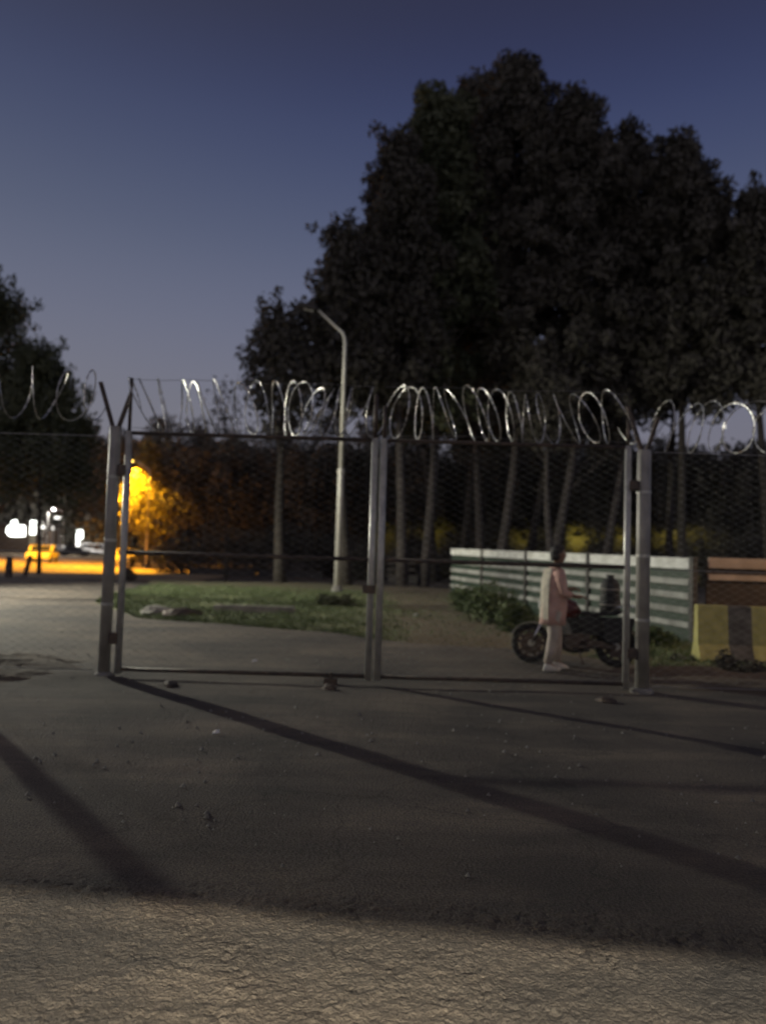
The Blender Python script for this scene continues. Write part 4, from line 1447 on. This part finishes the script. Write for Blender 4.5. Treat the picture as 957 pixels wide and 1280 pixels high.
def person(loc, rz):
    """local +x is the way the person faces"""
    pr = empty('person', loc, rz)
    v = []
    e = []
    r_ = []

    def add(p, rad, link=None):
        v.append(p)
        r_.append(rad)
        if link is not None:
            e.append((link, len(v) - 1))
        return len(v) - 1
    pelvis = add((0, 0, 0.95), (0.15, 0.12))
    waist = add((0.01, 0, 1.10), (0.14, 0.11), pelvis)
    chest = add((0.01, 0, 1.30), (0.17, 0.12), waist)
    up = add((0.0, 0, 1.43), (0.13, 0.09), chest)
    neck = add((0.02, 0, 1.51), (0.055, 0.055), up)
    n2 = add((0.035, 0, 1.56), (0.052, 0.055), neck)
    for sy in (-1, 1):
        sh_ = add((-0.01, sy * 0.17, 1.42), (0.062, 0.062), up)
        if sy < 0:   # near arm, bent forward to the handlebar
            el = add((0.02, sy * 0.25, 1.14), (0.042, 0.042), sh_)
            wr = add((0.26, sy * 0.20, 1.07), (0.028, 0.026), el)
            pa = add((0.33, sy * 0.19, 1.075), (0.035, 0.02), wr)
        else:
            el = add((0.08, sy * 0.24, 1.16), (0.042, 0.042), sh_)
            wr = add((0.32, sy * 0.16, 1.16), (0.028, 0.026), el)
            pa = add((0.39, sy * 0.14, 1.17), (0.035, 0.02), wr)
        b_ = Vector(v[pa])
        for k in range(4):
            f1 = add(tuple(b_ + Vector((0.035, (k - 1.5) * 0.018, 0.0))), 0.009, pa)
            f2 = add(tuple(b_ + Vector((0.065 + 0.006 * (k in (1, 2)), (k - 1.5) * 0.019, -0.012))), 0.008, f1)
            add(tuple(b_ + Vector((0.078, (k - 1.5) * 0.018, -0.036))), 0.007, f2)
        t1 = add(tuple(b_ + Vector((-0.005, -sy * 0.03, 0.01))), 0.010, pa)
        add(tuple(b_ + Vector((0.03, -sy * 0.045, 0.0))), 0.008, t1)
        hp = add((0.0, sy * 0.09, 0.88), (0.085, 0.085), pelvis)
        ft = -0.10 if sy < 0 else 0.12
        kn = add((ft * 0.55 + 0.03, sy * 0.10, 0.50), (0.056, 0.056), hp)
        an = add((ft - 0.03, sy * 0.10, 0.10), (0.036, 0.036), kn)
        he = add((ft - 0.05, sy * 0.10, 0.045), (0.034, 0.034), an)
        add((ft + 0.13, sy * 0.11, 0.035), (0.034, 0.022), an)
    skinned('body', v, e, r_, M['skin'], pr)
    # head: shaped lathe with nose, ears
    hd = MB()
    prof_ = [(0.055, -0.02), (0.062, 0.0), (0.078, 0.03), (0.085, 0.07), (0.088, 0.11), (0.085, 0.15), (0.070, 0.19), (0.04, 0.215), (0.01, 0.225)]
    hd.sections([((0.055 + 0.012 * (1 - abs(z - 0.06) / 0.2), 0, 1.57 + z), rr * 1.12, rr * 0.86) for rr, z in prof_], 18)
    hd.tube([(0.145, 0, 1.69), (0.172, 0, 1.655), (0.15, 0, 1.64)], [0.010, 0.017, 0.010], 6)
    h = hd.build('head', M['skin'], pr, smooth=True)
    for sy in (-1, 1):
        MB().lathe((0.045, sy * 0.078, 1.64), [(0.008, 0), (0.022, 0.015), (0.024, 0.04), (0.012, 0.058)], 8, sy=0.5).build('ear', M['skin'], h, smooth=True)
        MB().lathe((0.138, sy * 0.03, 1.682), [(0.004, 0), (0.012, 0.006), (0.004, 0.012)], 8).build('eye', M['hair'], h)
    MB().box((0.148, 0, 1.612), (0.012, 0.045, 0.008)).build('mouth', M['tank'], h)
    hr = MB()
    hr.sections([((-0.005, 0, 1.585), 0.055, 0.062), ((0.012, 0, 1.62), 0.075, 0.078), ((0.026, 0, 1.655), 0.092, 0.086), ((0.028, 0, 1.70), 0.103, 0.088), ((0.040, 0, 1.745), 0.104, 0.088), ((0.048, 0, 1.785), 0.085, 0.074), ((0.05, 0, 1.812), 0.045, 0.042)], 18)
    hr.build('hair', M['hair'], h, smooth=True)
    # long loose tunic
    tn = MB()
    secs = [((-0.02, 0, 0.66), 0.185, 0.205), ((-0.01, 0, 0.80), 0.18, 0.20), ((0.0, 0, 0.95), 0.185, 0.205), ((0.01, 0, 1.10), 0.165, 0.195), ((0.01, 0, 1.28), 0.165, 0.212),
            ((0.0, 0, 1.40), 0.135, 0.215), ((0.005, 0, 1.455), 0.10, 0.16), ((0.015, 0, 1.50), 0.068, 0.075)]
    tn.sections(secs, 28)
    o = tn.build('tunic', M['salmon'], pr, smooth=True)
    for i, vv in enumerate(o.data.vertices):     # folds
        a = math.atan2(vv.co.y, vv.co.x)
        k = 1 + 0.035 * math.sin(a * 7 + vv.co.z * 5) * max(0, 1.35 - vv.co.z) / 0.6
        vv.co.x *= k
        vv.co.y *= k
    MB().tube([(-0.01, -0.165, 1.425), (0.0, -0.235, 1.28), (0.03, -0.258, 1.13), (0.14, -0.232, 1.09)], [0.085, 0.072, 0.062, 0.055], 12).build('sleeve', M['salmon'], pr, smooth=True)
    MB().tube([(-0.01, 0.165, 1.425), (0.04, 0.235, 1.28), (0.09, 0.248, 1.16), (0.20, 0.21, 1.16)], [0.085, 0.072, 0.062, 0.055], 12).build('sleeve', M['salmon'], pr, smooth=True)
    # cream sheet: light on the tunic's back, put into the colour
    cl = MB()
    secs = []
    for k in range(9):
        z = 1.47 - k * 0.092
        secs.append(z)
    base = []
    for z in secs:
        row_ = []
        rx = np.interp(z, [0.6, 0.95, 1.28, 1.40, 1.48], [0.20, 0.192, 0.176, 0.148, 0.105])
        ry = np.interp(z, [0.6, 0.95, 1.28, 1.40, 1.48], [0.235, 0.225, 0.225, 0.228, 0.17])
        for j in range(11):
            a = R(180 - 50 + 88 * j / 10)
            q = 1 + 0.03 * math.sin(j * 2.1 + z * 6)
            row_.append((rx * q * math.cos(a), ry * q * math.sin(a), z))
        base.append(row_)
    vs = [p_ for rw in base for p_ in rw] + [(p_[0] * 0.94, p_[1] * 0.94, p_[2]) for rw in base for p_ in rw]
    fs = []
    nr = 11
    N0 = len(base) * nr
    for i in range(len(base) - 1):
        for j in range(nr - 1):
            a = i * nr + j
            fs.append((a, a + 1, a + nr + 1, a + nr))
            fs.append((N0 + a, N0 + a + nr, N0 + a + nr + 1, N0 + a + 1))
    cl.add(vs, fs)
    cl.build('lit_back_sheet', M['lit_back'], pr, smooth=True)
    for sy in (-1, 1):
        ft = -0.10 if sy < 0 else 0.12
        MB().tube([(0.0, sy * 0.09, 0.86), (ft * 0.4, sy * 0.095, 0.66), (ft * 0.55 + 0.02, sy * 0.10, 0.50), (ft * 0.8, sy * 0.10, 0.28), (ft - 0.03, sy * 0.10, 0.11)],
                  [0.115, 0.105, 0.09, 0.078, 0.062], 14).build('trouser_leg', M['pale'], pr, smooth=True)
        MB().sections([((ft + 0.035, sy * 0.105, 0.0), 0.135, 0.047), ((ft + 0.035, sy * 0.105, 0.03), 0.138, 0.05), ((ft + 0.01, sy * 0.105, 0.065), 0.10, 0.045), ((ft - 0.03, sy * 0.10, 0.10), 0.05, 0.04)], 16).build('shoe', M['shoe'], pr, smooth=True)
    tag(pr, 'person in salmon tunic with lit back painted cream, and loose trousers standing by the motorcycle', 'person')
    return pr


pp = G(688, 838, 0.03)
person((pp.x + 0.03, pp.y, 0.04), R(12))
